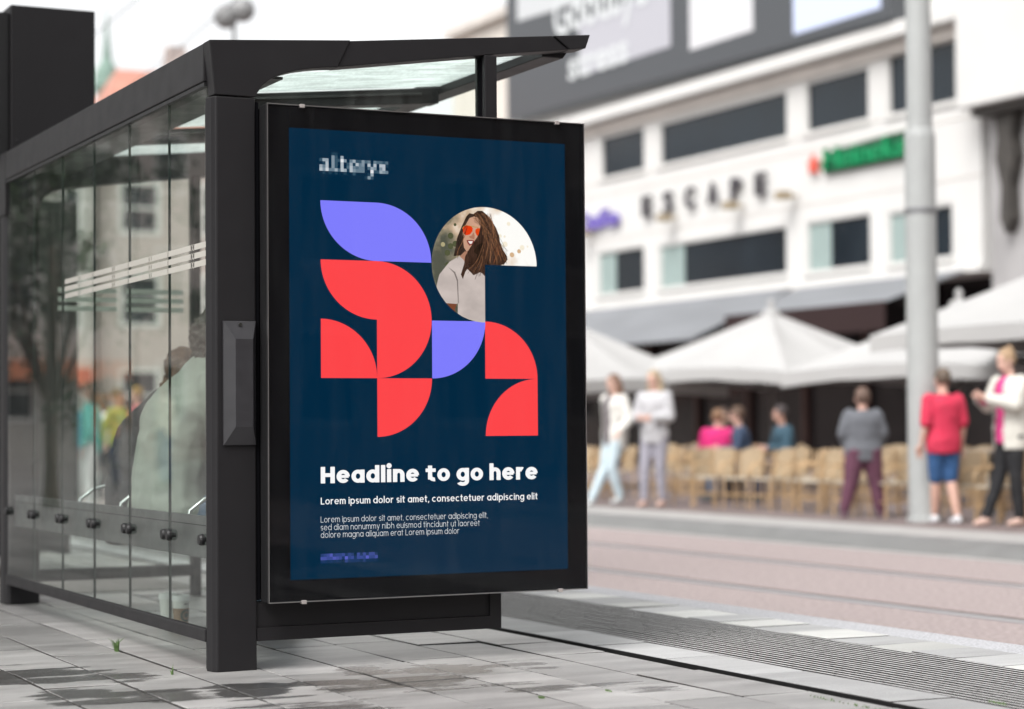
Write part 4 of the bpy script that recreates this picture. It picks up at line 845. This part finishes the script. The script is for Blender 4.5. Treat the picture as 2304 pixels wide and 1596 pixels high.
for r,(X,y0,y1,st) in enumerate(((11.55,8.2,19.2,.62),(12.45,8.0,20,.62),(13.9,8.4,21,.64),(15.0,9,22,.64))):
    y=y0;k=0
    while y<y1:
        skip=(r<3 and 15.9<y<17.5) or (r==0 and 10.4<y<10.9) or (r>0 and rr.random()<.12)
        if not skip: spots.append((r,k,X+rr.uniform(-.08,.08)+(.0 if r else .0),y+rr.uniform(-.05,.05)))
        y+=st; k+=1
for i,(r,k,X,Y) in enumerate(spots):
    rz=R(90+rr.uniform(-26,26)) if r%2==0 else R(75+rr.uniform(-40,40))
    lab='tan wicker chair in the %s of the terrace, %s'%(words_row[r],(ORD[k]+' from the right') if k else 'rightmost')
    if first: c0.scale=(.86,.86,.84); o=c0; o.location=(X,Y,PZ); o.rotation_euler=(0,0,rz); o['label']=lab; first=False
    else: dup(c0,(X,Y,PZ),rz,lab)
# cafe tables
tb=thing('cafe_table','small round cafe table before the pink topped guest','table',(13.05,16.75,PZ),0,'round cafe tables')
mb=MB(); mb.lathe([(.001,.71),(.34,.71),(.35,.72),(.35,.735),(.001,.74)],n=28); obj('table_top',mb,mat('table_top',(.30,.26,.23),.4),tb)
mb=MB(); mb.lathe([(.22,0),(.21,.02),(.03,.05),(.025,.70),(.001,.71)],n=16); obj('pedestal',mb,mat('cast_iron',(.03,.03,.03),.5),tb)
dup(tb,(13.2,11.6,PZ),label='small round cafe table behind the plum trousered man'); dup(tb,(13.2,17.9,PZ),label='small round cafe table furthest left, behind the strolling women')
# ---------------- parasols ----------------
CAN=mat('canopy_canvas',(.37,.365,.36),.85,noise=.03,nscale=1.5,bump=.15,bscale=6)
def parasol(label,x,y,ztop,zrim,half,rz,val=.22):
    t=thing('cafe_parasol',label,'parasol',(x,y,PZ),rz,'large off white cafe parasols')
    zt,zr=ztop-PZ,zrim-PZ; mb=MB(); n=16; m=8
    cor=[(-half,-half),(half,-half),(half,half),(-half,half)]
    rim=[]
    for k in range(4):
        a,b=cor[k],cor[(k+1)%4]
        for i in range(m):
            u=i/m; sag=math.sin(PI*u)*.05*half*.6
            px,py=lerp(a,b,u); q_=1-sag/half; rim.append((px*q_,py*q_,zr+.10*math.sin(PI*u)))
    N=len(rim); v=[];f=[]
    for i in range(n+1):
        s_=i/n; 
        for (px,py,pz) in rim:
            z=zt+(pz-zt)*s_ - .03*math.sin(PI*s_); z-=.22*s_*(1.15-s_)*math.sin(PI*(rim.index((px,py,pz))%4)/4); v.append((px*s_*1.0+0,py*s_,z) if i else (px*.02,py*.02,zt))
    for i in range(n):
        for k in range(N): f.append((i*N+k,i*N+(k+1)%N,(i+1)*N+(k+1)%N,(i+1)*N+k))
    mb.add(v,f); o=obj('canopy',mb,CAN,t,smooth=False); so_=o.modifiers.new('s','SOLIDIFY'); so_.thickness=.008
    mb=MB(); v=[];f=[]
    for i,(px,py,pz) in enumerate(rim): 
        for q_ in (0,1): v.append((px*1.003,py*1.003,pz-val*q_*(1-.12*math.sin(i*2.1)**2)))
    for k in range(N): a=2*k; b=2*((k+1)%N); f.append((a,a+1,b+1,b))
    mb.add(v,f); o=obj('valance',mb,CAN,t); so_=o.modifiers.new('s','SOLIDIFY'); so_.thickness=.006
    PW_=mat('parasol_pole',(.12,.105,.10),.4,.3)
    mb=MB(); mb.lathe([(.04,0),(.04,zt-.05)],n=16); obj('pole',mb,PW_,t)
    mb=MB(); mb.lathe([(.16,zt-.10),(.14,zt+.02),(.05,zt+.05),(.05,zt+.12),(.07,zt+.15),(.03,zt+.20),(.001,zt+.22)],n=16); obj('finial',mb,CAN,t)
    for k in range(8):
        px,py,pz=rim[k*N//8]; mb=MB(); mb.tube([(0,0,zt-.06),(px*.5,py*.5,zt+(pz-zt)*.5-.13),(px*.98,py*.98,pz-.02)],.014,6); obj('rib',mb,PW_,t)
    mb=MB(); mb.box(-.35,.35,-.35,.35,0,.09); obj('base_block',mb,mat('concrete_base',(.3,.3,.3),.8,noise=.15),t,bev=.02)
parasol('widest white parasol in the middle of the terrace, before the grey awning',16.86,21.77,2.86,1.78,2.02,R(-26+45-3))
parasol('white parasol at the left, half hidden by the advert panel',13.9,23.5,2.75,1.62,1.9,R(12))
parasol('white parasol directly behind the pale pole',17.2,17.2,2.75,1.72,1.9,R(22))
parasol('big white parasol cut by the right edge of the picture',16.4,12.9,3.35,2.08,2.3,R(20))
# ---------------- buildings ----------------
WALLW=mat('white_render',(.60,.592,.575),.7,noise=.03,nscale=.8,bump=.05,bscale=20)
TRIM=mat('stone_trim',(.56,.52,.48),.7,noise=.08,nscale=1)
DG=mat('dark_window_glass',(.010,.016,.022),.15,noise=.3,nscale=.4,spec=.35)
MINT=mat('pale_blind',(.27,.34,.325),.6,noise=.05,nscale=3)
BF=mat('white_window_frame',(.60,.59,.57),.5)
XF=26.0
EB=thing('nightclub_building','white nightclub building with two rows of dark windows, ESCAPE lettering and a giant screen above','building',(XF,40,0))
def loc(fn): return lambda a,b,d:(d-XF,a-40,b)
FY=loc(YZ)
w1=[(41.99,44.69,4.78,5.88),(34.95,41.2,4.75,5.8),(31.5,34.12,4.7,5.78),(28.5,30.85,4.66,5.70)]
w1=[(a,b,c-.10,d+.07) for a,b,c,d in w1]
w2=[(41.93,44.45,8.12,9.2),(34.87,41.1,8.1,9.15),(31.5,34.08,8.08,9.2),(28.3,30.8,8.05,9.3)]
w2=[(a,b,c-.10,d+.05) for a,b,c,d in w2]
mb=MB(); wall_open(mb,FY,27.5,50.2,4.35,21,XF,XF+.5,w1+w2); obj('wall',mb,WALLW,EB)
mb=MB(); mb.prism([(27.5,9.62),(50,9.62),(50,9.95),(27.5,9.95)],FY,XF-.45,XF-.001); obj('cornice',mb,WALLW,EB,bev=.03)
mb=MB(); mb.prism([(27.6,9.32),(46,9.32),(46,9.618),(27.6,9.618)],FY,XF-.10,XF-.002); obj('lintel_band',mb,TRIM,EB)
for (a,b,c,d) in w1+w2:
    mb=MB(); frame(mb,FY,a+.01,b-.01,c+.01,d-.01,.05,XF+.02,XF+.085); wf=obj('window',mb,BF,EB)
    mb=MB(); mb.prism([(a,c),(b,c),(b,d),(a,d)],FY,XF+.09,XF+.11); obj('pane',mb,DG,wf)
    if c<6:
        mb=MB(); q_=(b-a)*(.20 if b-a>4 else .36); mb.prism([(b-q_,c+.03),(b-.05,c+.03),(b-.05,d-.06),(b-q_,d-.06)],FY,XF+.074,XF+.084); obj('blind',mb,MINT,wf)
    mb=MB(); mb.prism([(a-.05,c-.07),(b+.05,c-.07),(b+.05,c),(a-.05,c)],FY,XF-.06,XF+.1); obj('sill',mb,BF,EB)
mb=MB()
for z in (6.25,7.55,7.9): mb.prism([(27.5,z),(50,z),(50,z+.025),(27.5,z+.025)],FY,XF-.012,XF-.001)
obj('panel_joint',mb,TRIM,EB)
LED=mat('screen_dark',(.03,.032,.036),.45,emit=(.10,.107,.115),es=.28)
mb=MB(); mb.prism([(29.95,10.0),(49.45,10.35),(49.45,19),(29.95,19)],FY,XF-.55,XF-.05); sc=obj('giant_screen',mb,LED,EB,bev=.05)
def scr(name,pts,c,e=.66,dd=.58):
    mb=MB(); mb.prism(pts,FY,XF-dd,XF-.552); obj(name,mb,mat(name+'_%d'%int(c[2]*100),tuple(v*.3 for v in c),.4,emit=c,es=EXPO*e),sc)
scr('lit_screen_field',[(39.5,11.0),(44.6,11.0),(44.6,12.6),(39.5,12.6)],(.58,.57,.62))
scr('lit_screen_field',[(39.4,12.9),(48.6,13.3),(48.6,17),(39.4,17)],(.70,.71,.72))
scr('lit_screen_field',[(35.5,10.72),(38.5,10.72),(38.5,12.9),(35.5,12.9)],(.84,.83,.85))
scr('lit_screen_field',[(35.5,13.1),(38.5,13.1),(38.5,17),(35.5,17)],(.80,.80,.82))
scr('blue_screen_field',[(30.25,10.30),(33.7,10.30),(33.7,17),(30.25,17)],(.62,.68,.88),.95)
scr('violet_screen_glow',[(38.7,12.55),(39.3,12.55),(39.3,14.6),(38.7,14.6)],(.55,.36,.70),.8,.60)
TW=mat('screen_lettering',(.3,.3,.3),.5,emit=(.72,.76,.77),es=EXPO*.62)
fnL=lambda a,b,d:(d-XF,-a-40,b)
text_obj('screen_lettering','Goodbye',fnL,-46.1,-40.6,12.35,1.2,XF-.62,TW,sc,bold=.02,depth=.01)
text_obj('screen_lettering','stress',fnL,-45.2,-41.7,10.95,.85,XF-.62,TW,sc,bold=.02,depth=.01)
BLKL=mat('black_letters',(.035,.03,.04),.5)
for i,ch in enumerate('ESCAPE'):
    u=-41.85+i*1.14; h_=.56
    text_obj('sign_letter',ch,fnL,u,u+.46,6.70+.0*i,h_,XF-.12,BLKL,EB,bold=.012,depth=.08)
text_obj('purple_lettering','Cafe',fnL,-46.1,-43.2,6.62,.52,XF-.12,mat('purple_letters',(.16,.12,.42),.5),EB,bold=.03,depth=.08)
GRN=mat('green_letters',(.0,.24,.085),.45)
text_obj('green_lettering','Heineken',fnL,-33.1,-29.4,6.98,.50,XF-.16,GRN,EB,bold=.01,depth=.08)
mb=MB(); 
mb.prism([(29.3,6.90),(33.15,6.90),(33.3,7.1),(33.15,7.42),(29.3,7.56),(29.2,7.3)],FY,XF-.11,XF-.03); obj('letter_shadow_backing',mb,mat('letter_shadow_green',(.0,.055,.022),.5),EB)  # backing coloured dark green as the shadow behind the letters
mb=MB(); mb.prism([(33.62+.26*(1 if k%2==0 else .42)*math.sin(PI*k/5),7.18+.26*(1 if k%2==0 else .42)*math.cos(PI*k/5)) for k in range(10)],FY,XF-.16,XF-.05); obj('red_star',mb,mat('star_red',(.70,.11,.07),.5),EB)
for yv in (44.9,40.2,36.9,34.5,):
    mb=MB(); mb.box(-.55,-.25,-.16,.16,-.1,.1); mb.box(-.25,0,-.03,.03,-.03,.03); mb.v=[(a,b+yv-40,c+6.52) for a,b,c in mb.v]; obj('floodlight',mb,mat('brass_lamp',(.30,.24,.16),.5),EB)
# ground floor: dark glazed front behind the terrace
mb=MB(); mb.prism([(27.5,-.1),(60,-.1),(60,4.35),(27.5,4.35)],FY,XF+1.2,XF+1.4); obj('shopfront_glazing',mb,mat('shopfront_dark',(.012,.010,.011),.15,noise=.3,nscale=.5),EB)
for k in range(9): yv=28+k*2.6; mb=MB(); mb.prism([(yv,-.1),(yv+.16,-.1),(yv+.16,4.3),(yv,4.3)],FY,XF+1.05,XF+1.19); obj('mullion',mb,mat('mullion_brown',(.06,.03,.025),.5),EB)
mb=MB(); mb.prism([(27.5,4.2),(50.2,4.2),(50.2,4.349),(27.5,4.349)],FY,XF-.1,XF+1.6); obj('soffit',mb,WALLW,EB)
for k in range(0): 
    mb=MB(); yv=29+k*5; mb.lathe([(.18,-.1),(.18,4.2)],(XF+.4-XF,yv-40,0),16); obj('column',mb,TRIM,EB)
AW=mat('awning_grey',(.18,.187,.20),.8,noise=.12,nscale=1.2,stretch=(1,.4,1)); MAR=mat('awning_maroon',(.018,.005,.005),.8)
def awning(name,a,b,zt,zb,out,m_,val=.0,mv=None):
    mb=MB(); mb.add([(-.02,a-40,zt),(-.02,b-40,zt),(-out,b-40,zb),(-out,a-40,zb)],[(0,1,2,3)]); o=obj(name,mb,m_,EB); so_=o.modifiers.new('s','SOLIDIFY'); so_.thickness=.03
    if val:
        mb=MB(); mb.prism([(a,zb-val),(b,zb-val),(b,zb),(a,zb)],FY,XF-out-.02,XF-out+.01); obj('awning_valance',mb,mv or m_,EB)
awning('awning',34.6,50,4.33,3.0,3.0,AW)
awning('awning',28.0,34.3,4.28,3.55,2.2,AW,.62,MAR)
# neighbours
NB=thing('corner_building','pale building at the right edge with a plain white upper wall above dark carved brackets','building',(25.4,20,0))
FN=lambda a,b,d:(d-25.4,a-20,b)
mb=MB(); mb.prism([(5,7.6),(27.45,7.6),(27.45,21),(5,21)],FN,25.3,26.4); obj('wall',mb,WALLW,NB,bev=.03)
mb=MB(); mb.prism([(5,-.1),(27.2,-.1),(27.2,7.55),(5,7.55)],FN,26.0,26.6); obj('ground_wall',mb,mat('grey_stone',(.34,.33,.33),.8,noise=.15,nscale=1),NB)
CARV=mat('carved_dark',(.05,.045,.04),.7,noise=.3,nscale=3)
for yv in (26.4,24.6,22.8):
    mb=MB(); mb.prism([(yv-.3,7.4),(yv+.3,7.4),(yv+.22,6.9),(yv+.3,6.5),(yv+.12,5.9),(yv+.16,5.2),(yv,4.9),(yv-.16,5.2),(yv-.12,5.9),(yv-.3,6.5),(yv-.22,6.9)],FN,25.7,25.99); obj('carved_bracket',mb,CARV,NB)
mb=MB(); mb.prism([(15,7.42),(27.2,7.42),(27.2,7.58),(15,7.58)],FN,25.5,25.99); obj('dark_cornice',mb,CARV,NB)
CB=thing('cream_building','cream building beyond the giant screen, seen above the shelter roof','building',(26.3,60,0))
FC=lambda a,b,d:(d-26.3,a-60,b)
ops=[(52.6+3*k,54+3*k,z,z+2) for k in range(6) for z in (1.5,5,8.5)]
mb=MB(); wall_open(mb,FC,50.3,55.5,-.1,14.0,26.4,27,ops); wall_open(mb,FC,55.5,71,-.1,11.2,26.4,27,ops); obj('wall',mb,mat('cream_render',(.62,.575,.52),.75,noise=.06,nscale=.6),CB)
for (a,b,c,d) in ops:
    mb=MB(); frame(mb,FC,a,b,c,d,.1,26.5,26.6); f_=obj('window',mb,BF,CB); mb=MB(); mb.prism([(a,c),(b,c),(b,d),(a,d)],FC,26.62,26.66); obj('pane',mb,DG,f_)
mb=MB(); mb.prism([(50.3,14.0),(55.6,14.0),(55.6,14.3),(50.3,14.3)],FC,26.1,27.2); obj('cornice',mb,TRIM,CB)
# houses closing the street
def brick(name,c1,c2):
    m=bpy.data.materials.new(name); m.use_nodes=True; n=m.node_tree; N=n.nodes.new; L=n.links; b=n.nodes['Principled BSDF']; b.inputs['Roughness'].default_value=.85
    tc=N('ShaderNodeTexCoord'); mp=N('ShaderNodeMapping'); mp.inputs['Rotation'].default_value=(R(90),0,0); L.new(tc.outputs['Object'],mp.inputs[0]); br=N('ShaderNodeTexBrick'); br.inputs['Scale'].default_value=1; br.inputs['Brick Width'].default_value=.22; br.inputs['Row Height'].default_value=.07; br.inputs['Mortar Size'].default_value=.008
    br.inputs['Color1'].default_value=(*c1,1); br.inputs['Color2'].default_value=(*c2,1); br.inputs['Mortar'].default_value=(.35,.33,.31,1); L.new(mp.outputs[0],br.inputs['Vector']); L.new(br.outputs[0],b.inputs['Base Color']); return m
BR=[brick('brick_rose',(.44,.37,.34),(.40,.33,.31)),brick('brick_grey',(.46,.44,.41),(.41,.39,.37)),brick('brick_brown',(.28,.215,.19),(.24,.18,.16))]
TILE=mat('red_roof_tiles',(.42,.20,.15),.8,noise=.2,nscale=2,bump=.4,bscale=8); SLATE=mat('slate_roof',(.13,.13,.14),.7,noise=.2,nscale=2)
def house(label,x0,x1,Y,h,m_,roof,cols,rowsz,facing=-1,ridge=2.6,shop=None):
    t=thing('brick_house',label,'house',((x0+x1)/2,Y,-.1),0,'houses closing the street')
    xc=(x0+x1)/2; fn=lambda a,b,d:(a-xc,d,b+.1); w=(x1-x0)/cols; ops=[]
    for c in range(cols):
        for z in rowsz:
            ops.append((x0+w*(c+.5)-w*.26,x0+w*(c+.5)+w*.26,z,z+1.95))
    mb=MB(); wall_open(mb,fn,x0,x1,-.1,h,0,.4,ops); mb.prism([(x0,-.1),(x1,-.1),(x1,h),(x0,h)],fn,1.0,6); obj('wall',mb,m_,t)
    for (a,b,c,d) in ops:
        mb=MB(); frame(mb,fn,a+.01,b-.01,c+.01,d-.01,.14,-.03,.12); mb.prism([(a+.15,(c+d)/2-.05),(b-.15,(c+d)/2-.05),(b-.15,(c+d)/2+.05),(a+.15,(c+d)/2+.05)],fn,.0,.11); f_=obj('window',mb,BF,t)
        mb=MB(); mb.prism([(a,c),(b,c),(b,d),(a,d)],fn,.15,.2); obj('pane',mb,DG if (int(a*7)+int(c))%3 else MINT,f_)
    mb=MB(); mb.prism([(x0-.1,h),(x1+.1,h),(x1+.1,h+.35),(x0-.1,h+.35)],fn,-.3,.5); obj('cornice',mb,BF,t)
    mb=MB(); zz=h+.45; 
    mb.add([(x0-xc-.1,-.2,zz),(x1-xc+.1,-.2,zz),(x1-xc+.1,6.2,zz),(x0-xc-.1,6.2,zz),(x0-xc+w*.5,3,zz+ridge),(x1-xc-w*.5,3,zz+ridge)],[(0,1,5,4),(2,3,4,5),(1,2,5),(3,0,4),(3,2,1,0)]); ro=obj('roof',mb,roof,t)
    mb=MB(); mb.box(x1-xc-w*.9,x1-xc-w*.9+.7,2.4,3.1,zz+ridge-.6,zz+ridge+.9); obj('chimney',mb,m_,ro)
    if shop:
        mb=MB(); mb.prism([(x0+.3,2.5),(x1-.3,2.5),(x1-.3,3.1),(x0+.3,3.1)],fn,-.9,-.05); obj('shop_awning',mb,mat('shop_'+str(shop[0]),shop,.7),t)
HY=64
house('rose brick house with tall white windows furthest right at the street end',22.8,25.8,HY,10.2,BR[0],SLATE,2,(1.2,4.6,7.7),ridge=1.2)
house('rose brick house under the red tiled roof rising above the shelter beam',16.7,22.7,HY+.5,10.9,BR[0],TILE,2,(1.2,4.6,7.9),ridge=3.1)
house('grey brick house left of the red tiled roof, with a flat parapet',10.1,16.4,HY,10.3,BR[1],SLATE,4,(1.2,4.4,7.6),ridge=1.3,shop=(.45,.12,.08))
house('brown brick house with many small windows at the street end',3,10,HY+1,10.6,BR[2],SLATE,4,(1.2,4.4,7.7),ridge=1.2)
house('brown brick house far left, mirrored in the shelter glass',-8,2.9,HY-3,9.5,BR[2],SLATE,4,(1.2,4.2,7.2),ridge=1.5)
house('grey brick house with an orange shop awning, mirrored in the shelter glass',-15.5,-8.2,HY-8,10.5,BR[1],SLATE,3,(1.2,4.6,7.9),ridge=1.6,shop=(.50,.16,.07))
house('rose brick house with large white windows, mirrored in the shelter glass',-24,-15.7,HY-8,11.5,BR[0],TILE,4,(1.2,4.8,8.4),ridge=2.2)
# church spire
sp=thing('church_spire','slim verdigris church spire far behind the shelter','spire',(21.3,80.4,-.1))
mb=MB(); mb.box(-1.0,1.0,-1.0,1.0,0,12.4); obj('tower',mb,mat('pale_stone',(.45,.44,.42),.8,noise=.1),sp)
mb=MB(); mb.lathe([(1.1,12.4),(.7,13.6),(.45,14.6),(.42,15.4),(.62,15.9),(.50,16.6),(.22,17.1),(.12,18.0),(.03,19.2),(.001,20.2)],n=12); obj('spire',mb,mat('verdigris',(.16,.24,.20),.7,noise=.2),sp)
# globe street lamp
lp=thing('street_lamp','street lamp with twin dark globes high above the shelter roof','street lamp',(10.3,30.4,-.2))
LM=mat('lamp_grey',(.14,.14,.14),.5)
mb=MB(); mb.lathe([(.09,0),(.07,1),(.045,8.2),(.04,9.0)],n=12); obj('pole',mb,LM,lp)
for dx,dz in ((-.16,-.10),(.17,.03)):
    mb=MB(); mb.ell((dx*.8976,-dx*.4407,9.2+dz),(.24,.24,.24),10); obj('globe',mb,mat('globe_glass',(.22,.22,.22),.3),lp,smooth=True)
# overhead wires
for i,(a,b,l) in enumerate((((4.5,-5,7.6),(9.5,60,9.5),'thin tram wire running from upper right to the lamp'),((11.2,10.2,9.2),(-6,40,9.6),'thin span wire crossing the white sky above the shelter'),((5.5,0,7.9),(12,60,9),'second thin tram wire nearest the tall pole'))):
    mb=MB(); A,B=Vector(a),Vector(b); mb.tube([A.lerp(B,t/12)-Vector((0,0,1.2*math.sin(PI*t/12)*.5)) for t in range(13)],.012,5); tag(obj('overhead_wire',mb,mat('wire_dark',(.06,.06,.06),.5)),l,'wire','overhead tram wires')
# dark column, tree and screening
dc=thing('information_column','dark narrow information column on the platform beyond the shelter, seen through the glass','column',(1.22,8.0,0))
mb=MB(); mb.box(-.42,.30,-.05,.05,.35,2.68); obj('panel',mb,mat('column_dark',(.018,.022,.020),.35),dc,bev=.01)
mb=MB(); mb.box(-.36,.24,-.04,.04,0,.349); obj('foot',mb,DM2,dc)
# trees: tapered trunk, limbs, leaf clumps
BARK=mat('bark',(.12,.09,.065),.9,noise=.4,nscale=9,bump=.8,bscale=18,stretch=(1,1,.3))
def leafm(name,c):
    m=mat(name,c,.6,noise=.45,nscale=1.7); return m
def tree(label,x,y,h,cb,cr,tr,leafc,nleaf=9000,lean=(0,0),ls=.11,seed=1):
    rr=random.Random(seed); t=thing('street_tree',label,'tree',(x,y,0))
    mb=MB(); top=Vector((lean[0],lean[1],cb+.2)); mb.tube([(0,0,-.05),(0,0,.25),(lean[0]*.3,lean[1]*.3,cb*.5),tuple(top),(lean[0]*1.3,lean[1]*1.3,cb+(h-cb)*.6)],[tr*1.35,tr,tr*.85,tr*.95,tr*.3],14)
    obj('trunk',mb,BARK,t,smooth=True)
    ends=[]; lm=MB()
    for k in range(9):
        a=k*2.4; e=top+Vector((math.cos(a)*cr*rr.uniform(.4,.8),math.sin(a)*cr*rr.uniform(.4,.8),(h-cb)*rr.uniform(.2,.75))); mid=top.lerp(e,.5)+Vector((0,0,.2)); lm.tube([top,mid,e],[tr*.45,tr*.25,tr*.08],7); ends.append(e)
    obj('limbs',lm,BARK,t,smooth=True)
    cl=[]
    for k in range(60):
        th=rr.random()*6.28; ph=math.acos(rr.uniform(-1,1)); q_=rr.random()**.4
        cl.append((Vector((math.sin(ph)*math.cos(th)*cr*q_,math.sin(ph)*math.sin(th)*cr*q_,(h-cb)*.5*math.cos(ph)*q_))+Vector((lean[0],lean[1],(h+cb)/2)),rr.uniform(.25,.6)*cr*.45))
    v=[];f=[]
    for i in range(nleaf):
        c,r=cl[rr.randrange(len(cl))]; d=Vector((rr.gauss(0,1),rr.gauss(0,1),rr.gauss(0,.8)))*r*.5; p=c+d
        a=Vector((rr.uniform(-1,1),rr.uniform(-1,1),rr.uniform(-.6,.6))).normalized()*ls; b=a.cross(Vector((rr.uniform(-1,1),rr.uniform(-1,1),rr.uniform(-1,1)))).normalized()*ls*.45
        o=len(v); v+=[p-a*.5,p+b*.5,p+a*.6,p-b*.5]; f.append((o,o+1,o+2,o+3))
    me=bpy.data.meshes.new('crown'); me.from_pydata([tuple(q_) for q_ in v],[],f); obj('crown',me,leafm('leaf_%d'%seed,leafc),t)
tree('thick barked tree at the extreme left edge behind the shelter',.10,5.6,8.5,3.7,2.4,.26,(.05,.085,.03),9000,(.05,.1),seed=2)
tree('dark bushy tree on the platform beyond the shelter, behind the glass',3.0,19.5,5.6,1.5,1.5,.10,(.035,.06,.025),7000,seed=3,ls=.14)
tree('dark tree on the left pavement, mirrored in the shelter glass',-3.6,17.5,7,1.0,2.2,.09,(.04,.07,.03),9000,seed=4,ls=.14)
tree('broad tree added left of the shelter, outside the picture, to darken the pavement',-4.7,1.8,8.5,2.3,3.1,.22,(.045,.075,.03),12000,seed=6,ls=.15)  # unseen tree, added to block sky and darken the left pavement
# the side of the street behind the camera (seen only as reflections)
def block(label,x0,x1,Y0,Y1,h,m_):
    t=thing('terrace_block',label,'building',((x0+x1)/2,(Y0+Y1)/2,0)); xc,yc=(x0+x1)/2,(Y0+Y1)/2
    ops=[]
    k=x0+1.2
    while k<x1-2: 
        for z in (1,4.4,7.8,11.2): 
            if z+2.2<h: ops.append((k,k+1.5,z,z+2.1))
        k+=3.2
    fn=lambda a,b,d:(a-xc,d-yc,b); mb=MB(); wall_open(mb,fn,x0,x1,0,h,Y1,Y1-.5,ops); mb.prism([(x0,0),(x1,0),(x1,h),(x0,h)],fn,Y0,Y1-1); obj('wall',mb,m_,t)
    for (a,b,c,d) in ops:
        mb=MB(); frame(mb,fn,a,b,c,d,.12,Y1-.05,Y1-.2); f_=obj('window',mb,BF,t); mb=MB(); mb.prism([(a,c),(b,c),(b,d),(a,d)],fn,Y1-.25,Y1-.3); obj('pane',mb,DG,f_)
block('dark brick terrace standing behind the viewer, mirrored faintly in the advert glass',-14,40,-44,-34,19,BR[2])
block('grey brick terrace behind the viewer to the right, mirrored in the advert glass',41,75,-30,-20,17,BR[1])
